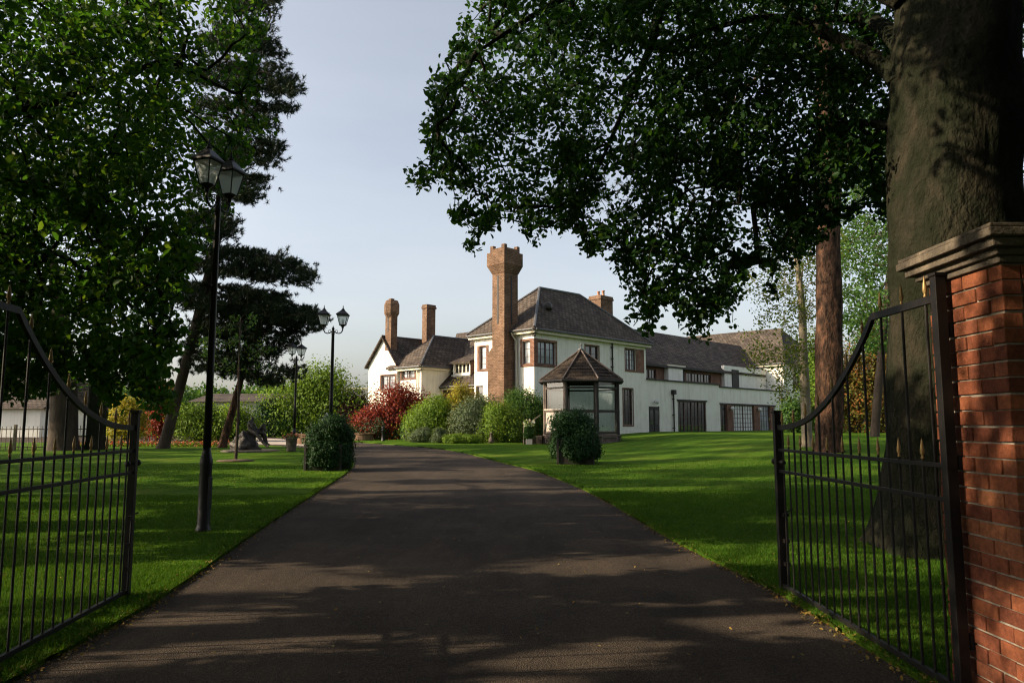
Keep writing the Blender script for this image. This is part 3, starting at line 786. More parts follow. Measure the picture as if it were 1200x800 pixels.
def downpipe(axis, c, u, z0, z1, r=.055, hop=True, mat='wood_black'):
    f3 = (lambda a, d, z: H(a, c+d, z)) if axis == 's' else (lambda a, d, z: H(c+d, a, z))
    mb = MB(); mb.tube([f3(u, -.10, z0), f3(u, -.10, z1)], r, 8)
    if hop: mb.box((u-.17, -.26, z1-.05), (u+.17, -.01, z1+.28), f3)
    for z in (z0+.6, (z0+z1)/2, z1-.4): mb.box((u-.09, -.14, z), (u+.09, -.005, z+.06), f3)
    hb(mb, 'downpipe', mat)
downpipe('s', 0, 15.2, .6, 3.75); downpipe('s', 0, 33.8, .8, 3.7); downpipe('s', 0, 7.7, 4.7, 7.0, hop=False)
mb = MB(); mb.tube([H(-.40, 1.5, 7.05), H(-.34, 1.5, 6.9), H(-.12, 1.35, 6.5), H(-.10, 1.32, .4)], .055, 8); hb(mb, 'downpipe', 'fascia')
# wires/camera box on corner
hbox(-.14, .0, -.14, -.0, 6.72, 6.86, 'security_camera', 'wood_black')
# --- upper floor behind the terrace
UZ = 6.0
upd = [(12.6, 4.95, 16.2, 5.72), (20.6, 4.95, 24.6, 5.72)]
wall('s', 2.0, 11.8, 34.5, 4.1, UZ, upd, mat='red_brick')
window('s', 2.0, 12.6, 4.95, 16.2, 5.72, 8, 1, mull=3, fw=.08); window('s', 2.0, 20.6, 4.95, 24.6, 5.72, 8, 1, mull=3, fw=.08)
hbox(17.3, 19.4, 1.6, 1.99, 4.1, 6.02, 'bay_wall', 'render_white'); hbox(17.2, 19.7, 1.5, 1.99, 6.02, 6.14, 'bay_cap', 'fascia')
hbox(19.42, 20.2, 1.9, 1.99, 4.1, 5.9, 'terrace_door', 'wood_black')
hbox(26.4, 34.4, 1.7, 1.99, 4.1, 6.6, 'upper_wall', 'render_white'); hbox(27.7, 28.9, 1.62, 1.697, 4.3, 6.3, 'terrace_door', 'wood_black')
ry = 9.35
roof([[(11.0, 1.6, UZ+.05), (34.2, 1.6, UZ+.05), (38.4, 5.4, ry), (7.6, 5.4, ry)], [(34.2, 9.2, UZ), (11.0, 9.2, UZ), (7.6, 5.4, ry), (38.4, 5.4, ry)]])
mb = MB(); mb.box((11.9, 1.52, UZ-.12), (26.4, 1.6, UZ+.02), H); hb(mb, 'gutter', 'wood_black')
# --- far right wing
wz = 7.2
cw = [Tp(875, 429, 34.5), Tp(889.5, 451, 34.5)]
wh = (cw[1][0], cw[1][1], cw[0][0], cw[0][1])
wall('t', 34.5, 0.02, 9, 4.1, wz, [wh]); window('t', 34.5, wh[0], wh[1], wh[2], wh[3], 4, 3, mull=1, fw=.12)
wall('s', 0.02, 34.5, 44, ZB, wz, [(36.5, 4.9, 38.2, 6.3)]); window('s', 0.02, 36.5, 4.9, 38.2, 6.3, 4, 3, mull=1)
wall('t', 44, 0, 9, ZB, wz)
a0, a1 = (34.1, -.4, wz), (44.4, -.4, wz); b0, b1 = (34.1, 13, wz), (44.4, 13, wz); q0, q1 = (39.2, 2.2, 11.1), (39.2, 12.9, 11.1)
roof([[a0, q0, q1, b0], [a0, a1, q0], [a1, b1, q1, q0], [b1, b0, q1]])
eave('t', 34.5, -.3, 9, wz+.02)
# --- left: gabled block, hipped block, catslide wing
GE0, GE1, GM = 13.1, 16.6, 14.75
gz0, gz1 = 5.95, 7.85
w1_ = [Tp(447, 440, -.2), Tp(463, 456, -.2)]; hw1 = (w1_[1][0], w1_[1][1], w1_[0][0], w1_[0][1])
wall('t', -.2, GE0, GE1, ZB, gz0, [hw1], extra=[[(GE0, gz0), (GE1, gz0), (GM, gz1)]])
wall('s', GE0, -.2, .0, ZB, gz0); wall('s', GE1, -.2, 8, ZB, gz0)
window('t', -.2, *hw1, 3, 3, mull=1, fw=.10, glass='window_glass_sky')
surround('t', -.2, *hw1, .15, .15, .06, .08)
roof([[(-.45, GE0-.2, gz0-.18), (-.45, GM, gz1+.08), (8, GM, gz1+.08), (8, GE0-.2, gz0-.18)], [(-.45, GE1+.2, gz0-.18), (-.45, GM, gz1+.08), (8, GM, gz1+.08), (8, GE1+.2, gz0-.18)]])
hips([((-.45, GM, gz1+.08), (8, GM, gz1+.08))])
# octagonal-headed chimney on the gable
oc = MB(); oc.box((-.222, 13.88, gz1-1.0), (.34, 14.58, 9.6), H)
oc_ = hb(oc, 'chimney', 'house_brick', uv=True)
oh = MB(); cH = H(.07, 14.23, 0)
oh.lathe([(.40, 9.3), (.56, 9.6), (.56, 10.25), (.46, 10.5), (.44, 10.55)], cH, 8, pi/8+.4); oh.box((-.1, 14.1, 10.55), (.2, 14.4, 10.7), H); hb(oh, 'chimney_head', 'house_brick', oc_, uv=True)
gr = MB(); gr.box((-.235, 14.18, 8.2), (-.219, 14.30, 9.3), H); hb(gr, 'groove_shade', 'wood_black', oc_)  # black strip, the shade of a groove put on as colour
# tall plain stack
chimney(3.45, 14.05, .86, .54, 6.5, 10.6, 0, 'house_brick')
# hipped block
F0, F1 = 10.6, GE0
fe = 5.55
w2_ = [Tp(471, 432, 0), Tp(486, 443, 0)]; hw2 = (w2_[1][0], w2_[1][1], w2_[0][0], w2_[0][1])
wall('t', 0, F0, F1, ZB, fe, [hw2]); window('t', 0, *hw2, 3, 2, mull=1, fw=.1, glass='window_glass_sky'); surround('t', 0, *hw2, .15, .15, .05, .08)
wall('s', F0, 0, 6, ZB, fe)
f00 = (-.38, F0-.38, fe+.02); f01 = (-.38, 14.2, fe+.02); fa = (2.4, 12.2, 7.95)
fb = (6.5, 12.2, 7.95)
roof([[f00, fa, f01], [f00, (6.5, F0-.38, fe+.02), fb, fa], [f01, fa, fb, (6.5, 14.2, fe+.02)]])
hips([(f00, fa), (fa, fb)])
eave('t', 0, F0-.3, F1, fe+.02); eave('s', F0, -.3, 2.4, fe+.02)
mb = MB(); mb.tube([H(-.12, F0+.35, fe-.1), H(-.12, F0+.35, .4)], .055, 8); hb(mb, 'downpipe', 'fascia')
# catslide wing between
ge = 4.15; gr_t, gr_z = 6.8, 8.75
wall('t', 2.0, 5.2, F0, ZB, ge, mat='house_brick')
sl_ = (gr_z-ge)/(gr_t-1.6)
roof([[(1.6, 3.0, ge), (1.6, F0-.01, ge), (gr_t, F0+4, gr_z), (gr_t, 1.0, gr_z)], [(gr_t, 1.0, gr_z), (gr_t, F0+4, gr_z), (12, F0+4, 5), (12, 1, 5)]])
eave('t', 2.0, 5.3, F0-.1, ge+.06)
# dormer with a row of lights
dt = 2.35; dw = [Tp(531, 424.5, dt), Tp(551, 438.5, dt)]
s1_, zt_ = dw[0]; s0_, zb_ = dw[1]
hd_ = (s0_+.1, zb_+.08, s1_-.1, zt_-.1)
wall('t', dt, s0_, s1_, zb_-.5, zt_, [hd_], name='dormer_wall')
window('t', dt, *hd_, 4, 1, mull=3, fw=.09, glass='window_glass', frame='fascia', name='dormer_window')
roof([[(dt-.25, s0_-.2, zt_), (dt-.25, s1_+.2, zt_), (dt+3.0, s1_+.2, zt_+1.1), (dt+3.0, s0_-.2, zt_+1.1)]], 'dormer_roof')
wall('s', s0_, dt, dt+2.5, zb_-.3, zt_, name='dormer_cheek', mat='red_brick'); wall('s', s1_, dt, dt+2.5, zb_-.3, zt_, name='dormer_cheek', mat='red_brick')
hbox(dt-.12, dt-.01, s0_-.05, s1_+.05, zb_-.06, zb_+.02, 'sill', 'blind')
# ================================================================== GATE PILLARS
def pillar(x0, x1, y0, y1, h, label, cap_sign=1):
    t = empty('gate_pillar', ((x0+x1)/2, (y0+y1)/2, 0), 0, label, 'pillar')
    cx, cy = (x0+x1)/2, (y0+y1)/2; X = (x1-x0)/2; Y = (y1-y0)/2
    c = MB(); c.box((-X+.012, -Y+.012, -.1), (X-.012, Y-.012, h)); c.build('mortar_core', 'mortar', t)
    mb = MB(); rh = .083; g_ = .010; n = int(h/rh)
    def brick(a, b):
        j = lambda: random.uniform(-.0035, .0035)
        x0_, y0_, z0_ = a; x1_, y1_, z1_ = b; e = .004
        d0, d1, d2 = j(), j(), j()
        mb.box((x0_+d0, y0_+d1, z0_+d2), (x1_+d0, y1_+d1, z1_+d2))
    for k in range(n):
        z0 = k*rh; z1 = z0+rh-g_
        # side faces (length 2Y) and front/back faces (length 2X); alternate courses of stretchers and headers
        for sx in (-1, 1):
            L = 2*Y; st = .222; q = .0 if k % 2 == 0 else -.111
            u = q-.0
            while u < L-.01:
                a = max(0, u); b = min(L, u+st-g_)
                if b-a > .03:
                    if sx < 0: brick((-X, -Y+a, z0), (-X+.10, -Y+b, z1))
                    else: brick((X-.10, -Y+a, z0), (X, -Y+b, z1))
                u += st
        for sy in (-1, 1):
            L = 2*X-.2-2*g_; st = .222; u = 0 if k % 2 == 1 else -.111
            while u < L-.01:
                a = max(0, u); b = min(L, u+st-g_)
                if b-a > .03:
                    xa = -X+.10+g_+a; xb = -X+.10+g_+b
                    if sy < 0: brick((xa, -Y, z0), (xb, -Y+.1, z1))
                    else: brick((xa, Y-.1, z0), (xb, Y, z1))
                u += st
    mb.build('brickwork', 'gate_brick', t, bevel=.004)
    cp = MB(); z = n*rh-.005
    for (o, a, b) in ((.025, 0, .035), (.05, .036, .07), (.09, .071, .115), (.125, .116, .16), (.115, .161, .185)):
        cp.box((-X-o, -Y-o, z+a), (X+o, Y+o, z+b))
    o_ = .10; cp.add([(-X-o_, -Y-o_, z+.186), (X+o_, -Y-o_, z+.186), (X+o_, Y+o_, z+.186), (-X-o_, Y+o_, z+.186), (0, 0, z+.27)], [(0, 1, 4), (1, 2, 4), (2, 3, 4), (3, 0, 4)])
    cp.build('stone_cap', 'stone_cap', t, bevel=.007)
    return t
pillar(2.50, 3.18, 3.72, 4.38, 2.33, 'red brick gate pillar with a moulded stone cap at the right edge')
pillar(-3.78, -3.12, 3.0, 3.66, 2.33, 'left gate pillar of red brick, standing outside the photo')

# ================================================================== GATES
def spear(mb, x, y, z, s=1.0):
    mb.lathe([(.008*s, 0), (.016*s, .012*s), (.008*s, .026*s), (.011*s, .034*s), (.019*s, .055*s), (.017*s, .08*s), (.007*s, .145*s), (.001, .17*s)], (x, y, z), 8)
def gate(hx, hy, fx, fy, label, side, nb=19):
    "hinge stile at (hx,hy), free stile at (fx,fy)"
    L = sqrt((fx-hx)**2+(fy-hy)**2)
    t = empty('iron_gate', (hx, hy, 0), atan2(fy-hy, fx-hx), label, 'gate', 'pair of entrance gates')
    zb, z1, z2, ztop, zfree = .07, 1.27, 1.08, 2.22, 1.47
    m = MB(); m.box((-.03, -.03, .02), (.03, .03, 2.34)); m.box((-.036, -.036, 2.341), (.036, .036, 2.36)); m.build('hinge_post', 'iron', t, bevel=.003)
    m = MB(); m.box((L-.03, -.03, .03), (L+.03, .03, 1.60)); m.box((L-.04, -.04, 1.601), (L+.04, .04, 1.625)); m.build('latch_post', 'iron', t, bevel=.003)
    for z, r in ((zb, .019), (z1, .014), (z2, .014)):
        m = MB(); m.box((.031, -.011 if r < .016 else -.016, z-r*.9), (L-.031, .011 if r < .016 else .016, z+r*.9)); m.build('rail', 'iron', t, bevel=.002)
    xs0 = L*.29
    def top(x):
        if x <= xs0: return ztop
        u = (x-xs0)/(L-xs0)
        return zfree+(ztop-zfree)*(1-sin(min(1, u)*pi/2))**1.0*1.0 if False else zfree+(ztop-zfree)*(1-u)**2.4
    prof = [(x, top(x)) for x in [.0, xs0]+[xs0+(L-xs0)*k/26 for k in range(1, 27)]]
    m = MB(); w_, h_ = .013, .022
    o = 0
    for i, (x, z) in enumerate(prof):
        a = prof[max(0, i-1)]; b = prof[min(len(prof)-1, i+1)]; d = Vector((b[0]-a[0], b[1]-a[1])).normalized(); n = Vector((-d.y, d.x))
        for sy in (-w_, w_):
            for sn in (-h_, h_): m.v.append((x+n.x*sn, sy, z+n.y*sn))
    for i in range(len(prof)-1):
        a = i*4; b = a+4
        m.f += [(a, a+1, b+1, b), (a+3, a+2, b+2, b+3), (a+1, a+3, b+3, b+1), (a+2, a, b, b+2)]
    m.f += [(0, 2, 3, 1), (len(prof)*4-4, len(prof)*4-3, len(prof)*4-1, len(prof)*4-2)]
    m.build('top_rail', 'iron', t)
    for k in range(nb):
        x = L*(k+1)/(nb+1)
        tall = (k % 2 == 0)
        zt = top(x) if tall else z1+.03
        j = random.uniform(-.0015, .0015)
        m = MB(); m.tube([(x+j, 0, zb), (x, 0, zt)], .0088 if tall else .0078, 8); bar = m.build('bar', 'iron', t, smooth=False)
        s = MB(); spear(s, x, 0, zt+(.020 if tall else -.005), .78 if tall else .72); s.build('spearhead', 'gilt', bar, smooth=True)
    # latch with ball knobs, drop bolt and brackets
    m = MB(); m.tube([(L-.10, 0, 1.16), (L+.07, 0, 1.16)], .010, 8); m.lathe([(.002, -.03), (.02, -.024), (.03, 0), (.02, .024), (.002, .03)], (L+.10, 0, 1.16), 10); m.lathe([(.002, -.026), (.018, -.02), (.026, 0), (.018, .02), (.002, .026)], (L-.12, 0, 1.16), 10)
    m.build('latch', 'iron', t, smooth=True)
    m = MB(); m.tube([(L-.06, -.035, .04), (L-.06, -.035, .72), (L-.06, -.09, .74)], .009, 8)
    for z in (.25, .45, .68): m.box((L-.085, -.045, z), (L-.03, .0, z+.03))
    m.build('drop_bolt', 'iron', t)
    for z in (.32, 1.28, 2.02):
        m = MB(); m.tube([(-.0, side*.03, z), (-.0, side*.16, z)], .013, 8); m.lathe([(.022, -.03), (.022, .05)], (0, side*.055, z), 10); m.box((-.02, side*.06 if side > 0 else side*.075, z-.025), (.02, side*.075 if side > 0 else side*.06, z+.025)); m.build('hinge', 'iron', t)
    return t
gate(2.435, 4.17, 2.43, 6.83, 'right black iron gate with gilt spearheads, swung open beside the brick pillar', -1)
gate(-3.06, 3.86, -3.34, 6.60, 'left black iron gate, swung open over the edge of the lawn', 1)

# ================================================================== LAMP POSTS
def lantern(t, x, z):
    l = MB()
    w0, w1, h = .085, .155, .32
    def ring(w_, z_): return [(x-w_, -w_, z_), (x+w_, -w_, z_), (x+w_, w_, z_), (x-w_, w_, z_)]
    lo, hi = ring(w0, z), ring(w1, z+h)
    for i in range(4):
        l.tube([lo[i], hi[i]], .011, 5); l.tube([lo[i], lo[(i+1) % 4]], .012, 5); l.tube([hi[i], hi[(i+1) % 4]], .013, 5)
    l.lathe([(.02, -.10), (.035, -.09), (.04, -.05), (.06, -.03), (w0*1.3, 0), (w0*1.3, .01)], (x, 0, z-.005), 12)
    f = l.build('lantern', 'lamp_paint', t)
    g_ = MB()
    lo, hi = ring(w0-.004, z+.01), ring(w1-.006, z+h-.01)
    for i in range(4): g_.quad(lo[i], lo[(i+1) % 4], hi[(i+1) % 4], hi[i])
    g_.build('glass', 'lamp_glass', f)
    c = MB(); a = ring(w1+.03, z+h+.005); b = ring(w1+.03, z+h+.03); d = ring(.05, z+h+.17)
    c.add(a+b+d, [(3, 2, 1, 0), (0, 1, 5, 4), (1, 2, 6, 5), (2, 3, 7, 6), (3, 0, 4, 7), (4, 5, 9, 8), (5, 6, 10, 9), (6, 7, 11, 10), (7, 4, 8, 11), (8, 9, 10, 11)])
    c.lathe([(.05, 0), (.055, .03), (.03, .045), (.03, .06)], (x, 0, z+h+.168), 10)
    c.build('lantern_cap', 'lamp_paint', f)
    c = MB(); c.lathe([(.012, 0), (.02, .02), (.008, .035), (.016, .05), (.003, .11)], (x, 0, z+h+.226), 8); c.build('finial', 'lamp_paint', f, smooth=True)
    bl = MB(); bl.lathe([(.03, 0), (.035, .05), (.03, .12), (.01, .16)], (x, 0, z+.03), 10); bl.build('bulb', 'blind', f, smooth=True)
def lamp_post():
    t = empty('lamp_post')
    m = MB(); m.lathe([(.13, -.05), (.125, .03), (.105, .08), (.098, .12), (.092, .85), (.098, .88), (.10, .93), (.085, .98), (.062, 1.06), (.060, 1.1)], n=20); b = m.build('base', 'lamp_paint', t, smooth=True)
    m = MB(); m.box((-.045, -.100, .3), (.045, -.085, .72)); m.build('access_door', 'lamp_paint', b, bevel=.004)
    m = MB(); m.lathe([(.060, 1.08), (.056, 2.2), (.044, 4.30), (.052, 4.32), (.052, 4.36), (.036, 4.40), (.036, 4.48), (.05, 4.5), (.02, 4.55), (.004, 4.60)], n=16); m.build('pole', 'lamp_paint', t, smooth=True)
    for s in (-1, 1):
        m = MB(); pts = [(s*.03, 0, 4.42), (s*.10, 0, 4.36), (s*.18, 0, 4.345), (s*.25, 0, 4.38), (s*.285, 0, 4.46), (s*.285, 0, 4.56)]
        m.tube(pts, [.02, .018, .018, .018, .02, .024], 8); m.tube([(s*.05, 0, 4.40), (s*.09, 0, 4.47), (s*.14, 0, 4.44), (s*.13, 0, 4.38)], .009, 6)
        m.build('arm', 'lamp_paint', t, smooth=True)
        lantern(t, s*.285, 4.62)
    return t
lp = lamp_post()
LPS = [((238, 624), radians(74), 'tall black twin lantern lamp post, nearest of the three, beside the left gate'),
       ((386, 549), radians(4), 'middle black twin lantern lamp post rising behind the left ivy-clad planter'),
       ((344, 529), radians(62), 'farthest black twin lantern lamp post, by the round brick flower bed')]
for i, (p, a, lab) in enumerate(LPS):
    o = lp if i == 0 else copy_tree(lp)
    g_ = G(*p); o.location = g_; o.rotation_euler = (0, 0, a); o.scale = [(.88, .88, 1.06), (1, 1, .935), (.95, .95, .89)][i]
    tag(o, lab, 'lamp post', 'twin lantern lamp posts')
LAMP3 = G(344, 529)

# ================================================================== GAZEBO
gb = G(681, 521.5); gY = gb.y+1.75
gc = Vector((81/867*gY, gY, gb.z-.02)); Rg_ = 1.88
gS = 1.0
gz = empty('gazebo', gc, radians(-6), 'small octagonal timber garden pavilion with shingled roof and glass sides', 'gazebo')
cr = [(Rg_*cos(pi/8+k*pi/4-pi/2), Rg_*sin(pi/8+k*pi/4-pi/2)) for k in range(8)]
fz, hz_ = .42, 2.62
mb = MB(); mb.lathe([(Rg_+.05, .02), (Rg_+.05, fz-.06), (Rg_+.12, fz-.055), (Rg_+.12, fz)], n=8, ph=pi/8); mb.build('floor', 'wood_grey', gz)
for k in range(8):
    m = MB(); x, y = cr[k]; m.tube([(x, y, 0), (x, y, hz_)], .075, 4 if False else 8); m.build('post', 'wood_grey' if k in (6, 7, 5) else 'wood_black', gz)  # sun-facing posts coloured paler, the rest black, as the light falls
    (xa, ya), (xb, yb) = cr[k], cr[(k+1) % 8]
    a = Vector((xa, ya, 0)); b = Vector((xb, yb, 0)); d = (b-a); L = d.length; d.normalize(); nn = Vector((d.y, -d.x, 0))
    fr = lambda u, v, z, a=a, d=d, nn=nn: tuple(a+d*u+nn*v+Vector((0, 0, z)))
    m = MB()
    for z, hh_ in ((fz+.02, .09), (1.32, .08), (2.25, .07), (2.55, .12)): m.box((.07, -.045, z), (L-.07, .045, z+hh_), fr)
    for u in (.075, L-.115): m.box((u, -.035, fz+.03), (u+.04, .035, 2.6), fr)
    fm = m.build('side_frame', 'wood_grey' if k in (6, 5) else 'wood_black', gz)  # frames likewise: sunlit sides paler, shaded sides black by colour
    g_ = MB(); g_.quad(fr(.07, 0, 1.40), fr(L-.07, 0, 1.40), fr(L-.07, 0, 2.25), fr(.07, 0, 2.25)); g_.quad(fr(.07, 0, 2.32), fr(L-.07, 0, 2.32), fr(L-.07, 0, 2.55), fr(.07, 0, 2.55))
    g_.build('glass', 'clear_glass', fm)
    if k in (6, 5):
        g_ = MB(); g_.box((.07, -.02, fz+.11), (L-.07, .02, 1.32), fr); g_.build('side_panel', 'panel_pink', gz)
        g_ = MB(); g_.box((.07, -.12, 1.401), (L-.07, .10, 1.44), fr); g_.build('sill', 'panel_pink', gz)
    elif k != 7:
        g_ = MB(); g_.quad(fr(.07, 0, fz+.11), fr(L-.07, 0, fz+.11), fr(L-.07, 0, 1.32), fr(.07, 0, 1.32)); g_.build('glass', 'clear_glass', fm)
    else:
        g_ = MB(); g_.quad(fr(.07, 0, fz+.11), fr(L-.07, 0, fz+.11), fr(L-.07, 0, 1.32), fr(.07, 0, 1.32)); g_.build('glass', 'clear_glass', fm)
    # plinth vent
    g_ = MB(); g_.box((.2, .13, .08), (L-.2, .15, .14), fr); g_.box((.2, .13, .30), (L-.2, .15, .36), fr); g_.box((.2, .13, .141), (.26, .15, .299), fr); g_.box((L-.26, .13, .141), (L-.2, .15, .299), fr)
    g_.build('plinth_frame', 'wood_grey', gz)
ro = MB(); Ro = Rg_+.26; ap_ = (0, 0, 3.92)
for k in range(8):
    a = pi/8+k*pi/4-pi/2; b = a+pi/4; N = 9
    for i in range(N):
        t0, t1 = i/N, (i+1)/N; r0_, r1_ = Ro*(1-t0), Ro*(1-t1)*1.0; z0, z1 = 2.58+1.3*t0, 2.58+1.3*t1
        o0 = .03; q = [(r0_*cos(a), r0_*sin(a), z0+.045), (r0_*cos(b), r0_*sin(b), z0+.045), (r1_*cos(b), r1_*sin(b), z1+.01), (r1_*cos(a), r1_*sin(a), z1+.01)]
        ro.quad(*q); q2 = [(r0_*cos(a), r0_*sin(a), z0+.005), (r0_*cos(b), r0_*sin(b), z0+.005)]; ro.quad(q2[0], q2[1], q[1], q[0])
ro.poly([(Ro*.995*cos(pi/8+k*pi/4-pi/2), Ro*.995*sin(pi/8+k*pi/4-pi/2), 2.585) for k in range(8)][::-1])
ro.build('roof', 'shingle', gz, uv=True)
for k in range(8):
    a = pi/8+k*pi/4-pi/2; m = MB(); m.tube([((Ro+.01)*cos(a), (Ro+.01)*sin(a), 2.63), (.05*cos(a), .05*sin(a), 3.93)], .035, 6); m.build('hip_batten', 'wood_grey', gz)
    b = a+pi/4; m = MB(); m.tube([(Ro*cos(a), Ro*sin(a), 2.56), (Ro*cos(b), Ro*sin(b), 2.56)], .05, 6); m.build('eave_board', 'wood_black', gz)
m = MB(); m.lathe([(.14, 0), (.16, .05), (.05, .10), (.03, .18), (.055, .22), (.01, .32)], (0, 0, 3.9), 10); m.build('finial', 'lead', gz, smooth=True)
m = MB()
for i in range(3): m.box((-Rg_-.28-.22*(2-i)-.12, -.95, -.05), (-Rg_+.02, -.15, .12*(i+1)))
st = m.build('steps', 'wood_grey', gz)
m = MB(); m.tube([(-Rg_-.85, -.98, -.05), (-Rg_-.85, -.98, .75)], .03, 6); m.tube([(-Rg_-.85, -.98, .72), (-Rg_-.05, -.98, 1.2)], .03, 6); m.tube([(-Rg_-.45, -.98, .1), (-Rg_-.45, -.98, .95)], .02, 6); m.build('handrail', 'wood_grey', gz)

gs_ = 101/867*(gb.y+2.0)/(1.96*(Rg_+.26)); gz.scale = (gs_, gs_, gs_*1.17); gz.location.y = gb.y+1.95*gz.scale[0]; gz.location.x = 81/867*gz.location.y

# ================================================================== PLANTERS WITH CLIPPED BUSHES
def planter(px, py, wpx, hpx, lab1, lab2, sd):
    random.seed(sd)
    g_ = G(px, py); w_ = wpx/867*g_.y; h_ = hpx/867*g_.y
    t = empty('planter_box', g_, radians(random.uniform(-6, 6)), lab1, 'planter', 'planters flanking the drive')
    m = MB(); q = w_*.40; hh_ = h_*.46
    m.box((-q, -q, 0), (q, q, hh_)); m.build('box', 'wood_black', t, bevel=.01)
    m = MB()
    for a, b in ((-q, -q), (q, -q), (q, q), (-q, q)): m.box((a-.035, b-.035, -.02), (a+.035, b+.035, hh_+.04))
    m.build('corner_post', 'wood_black', t, bevel=.006)
    m = MB(); m.box((-q+.04, -q+.04, hh_-.06), (q-.04, q-.04, hh_+.003)); m.build('soil', 'soil', t)
    b = empty('bush', g_+Vector((0, 0, hh_)), 0, lab2, 'bush', 'bushes in the planters')
    cs = []
    for i in range(15):
        a = random.uniform(0, 2*pi); r = sqrt(random.random())*w_*.40; z = random.uniform(-.10, h_*.40)
        cs.append((r*cos(a), r*sin(a), z, w_*random.uniform(.18, .27)))
    cs.append((0, 0, h_*.24, w_*.34)); cs.append((w_*.04, 0, h_*.44, w_*.15)); cs.append((w_*.16, 0, h_*.34, w_*.16)); cs.append((-w_*.14, 0, h_*.30, w_*.15)); cs.append((w_*.03, 0, h_*.52, w_*.07)); cs.append((-w_*.25, -w_*.1, h_*.1, w_*.30)); cs.append((w_*.25, 0, h_*.12, w_*.30))
    for i in range(30):       # ivy trailing down the box
        a = random.uniform(0, 2*pi) if i > 14 else random.choice([-2.0, -1.75, -1.5, -1.2, -.9, -.6, -.3, 0, .4]); r = w_*.42
        for k in range(4): cs.append((r*cos(a)*(1.02+.03*k), r*sin(a)*(1.02+.03*k), -.05-k*.15*random.uniform(.5, 1), w_*random.uniform(.09, .16)))
    Cn, On = [], []
    for x, y, z, r in cs:
        n = int(1.3*4*pi*r*r/(.055*.055*.6)); d = unit(RNG.normal(size=(n, 3))); k = RNG.uniform(.6, 1.12, (n, 1)); k = np.where(RNG.uniform(0, 1, (n, 1)) < .10, k*1.5, k); k *= 1+.25*np.sin(d[:, :1]*9+x*30)*np.cos(d[:, 2:]*8)
        Cn.append(d*k*r+np.array([[x, y, z]])); On.append(d)
    leaf_mesh('foliage', np.concatenate(Cn), .055, 'leaf_dark', b, out=np.concatenate(On))
    m = MB()
    for i in range(6):
        x, y, z, r = cs[i]; m.tube([(x*.2, y*.2, -.05), (x*.6, y*.6, z*.5), (x, y, z)], [.02, .014, .006], 5)
    m.build('stems', 'bark_dark', b)
planter(384, 551, 50, 62, 'dark square timber planter on the left lawn edge, trailed over with ivy', 'dense dark green bush filling the left planter, in front of the middle lamp post', 3)
planter(674, 544, 50, 62, 'dark square timber planter on the right lawn, in front of the gazebo', 'dense dark green bush filling the right planter, in front of the gazebo', 4)

# ================================================================== SMALL THINGS
g_ = G(449, 517)
bo = empty('bollard', g_, 0, 'short black bollard light at the far side of the drive, by the flower bed', 'bollard')
m = MB(); m.lathe([(.13, 0), (.12, .05), (.10, .08), (.095, .62), (.12, .64), (.12, .67)], n=14); m.build('body', 'lamp_paint', bo, smooth=True)
m = MB(); m.lathe([(.08, .67), (.085, .76)], n=12); m.build('lens', 'window_glass', bo)
m = MB(); m.lathe([(.125, .762), (.12, .80), (.06, .86), (.01, .88)], n=14); m.build('cap', 'lamp_paint', bo, smooth=True)
g_ = G(576, 519.5); m = MB(); m.lathe([(.16, 0), (.15, .25), (.10, .30), (.09, .50), (.13, .56), (.05, .62)], n=12)
o = m.build('garden_marker', 'stone_cap', smooth=True); o.location = g_; tag(o, 'little weathered stone post in front of the tall shrubs', 'stone post')

def round_bed(px, py, wpx, hpx, lab, flow):
    g_ = G(px, py); r = wpx/867*g_.y/2; h = hpx/867*g_.y
    c = g_+Vector((0, r, 0))
    t = empty('brick_flower_bed', c, 0, lab, 'raised bed')
    m = MB(); m.lathe([(r, -.1), (r, h-.08), (r+.04, h-.078), (r+.04, h), (r-.2, h), (r-.2, h-.12)], n=40); m.build('wall', 'house_brick', t, uv=True)
    m = MB(); m.lathe([(r-.21, h-.14), (r-.21, h-.10)], n=30); m.build('soil', 'soil', t)
    return c, r, h
round_bed(361, 520.5, 40, 12, 'round raised bed of pale brick beside the farthest lamp post', 'leaf_mid')
round_bed(424, 516.5, 22, 9, 'low brick bed between the left planter and the red acer', 'leaf_mid')
# small pale statue seen above the left planter's bush
g_ = G(382, 524)
sp_ = empty('garden_statue', g_, 0, 'small pale stone garden ornament rising above the left planter bush', 'statue')
def skin_fig(name, verts, edges, radii, mat, parent, sub=2):
    me = bpy.data.meshes.new(name); me.from_pydata(verts, edges, []); me.update()
    o = bpy.data.objects.new(name, me); COL.objects.link(o); me.materials.append(MATS[mat])
    md = o.modifiers.new('skin', 'SKIN'); md.use_smooth_shade = True
    lay = me.skin_vertices[0] if me.skin_vertices else None
    if lay is None:
        bpy.context.view_layer.objects.active = o
        bpy.context.view_layer.update(); lay = me.skin_vertices[0]
    for i, r in enumerate(radii):
        rr = r if hasattr(r, '__len__') else (r, r)
        lay.data[i].radius = rr; lay.data[i].use_root = (i == 0)
    s = o.modifiers.new('sub', 'SUBSURF'); s.levels = sub; s.render_levels = sub
    if parent is not None: o.parent = parent
    return o
m = MB(); m.lathe([(.30, 0), (.28, .1), (.2, .14), (.2, .75), (.26, .80), (.26, .86)], n=12); m.build('pedestal', 'stone_cap', sp_)
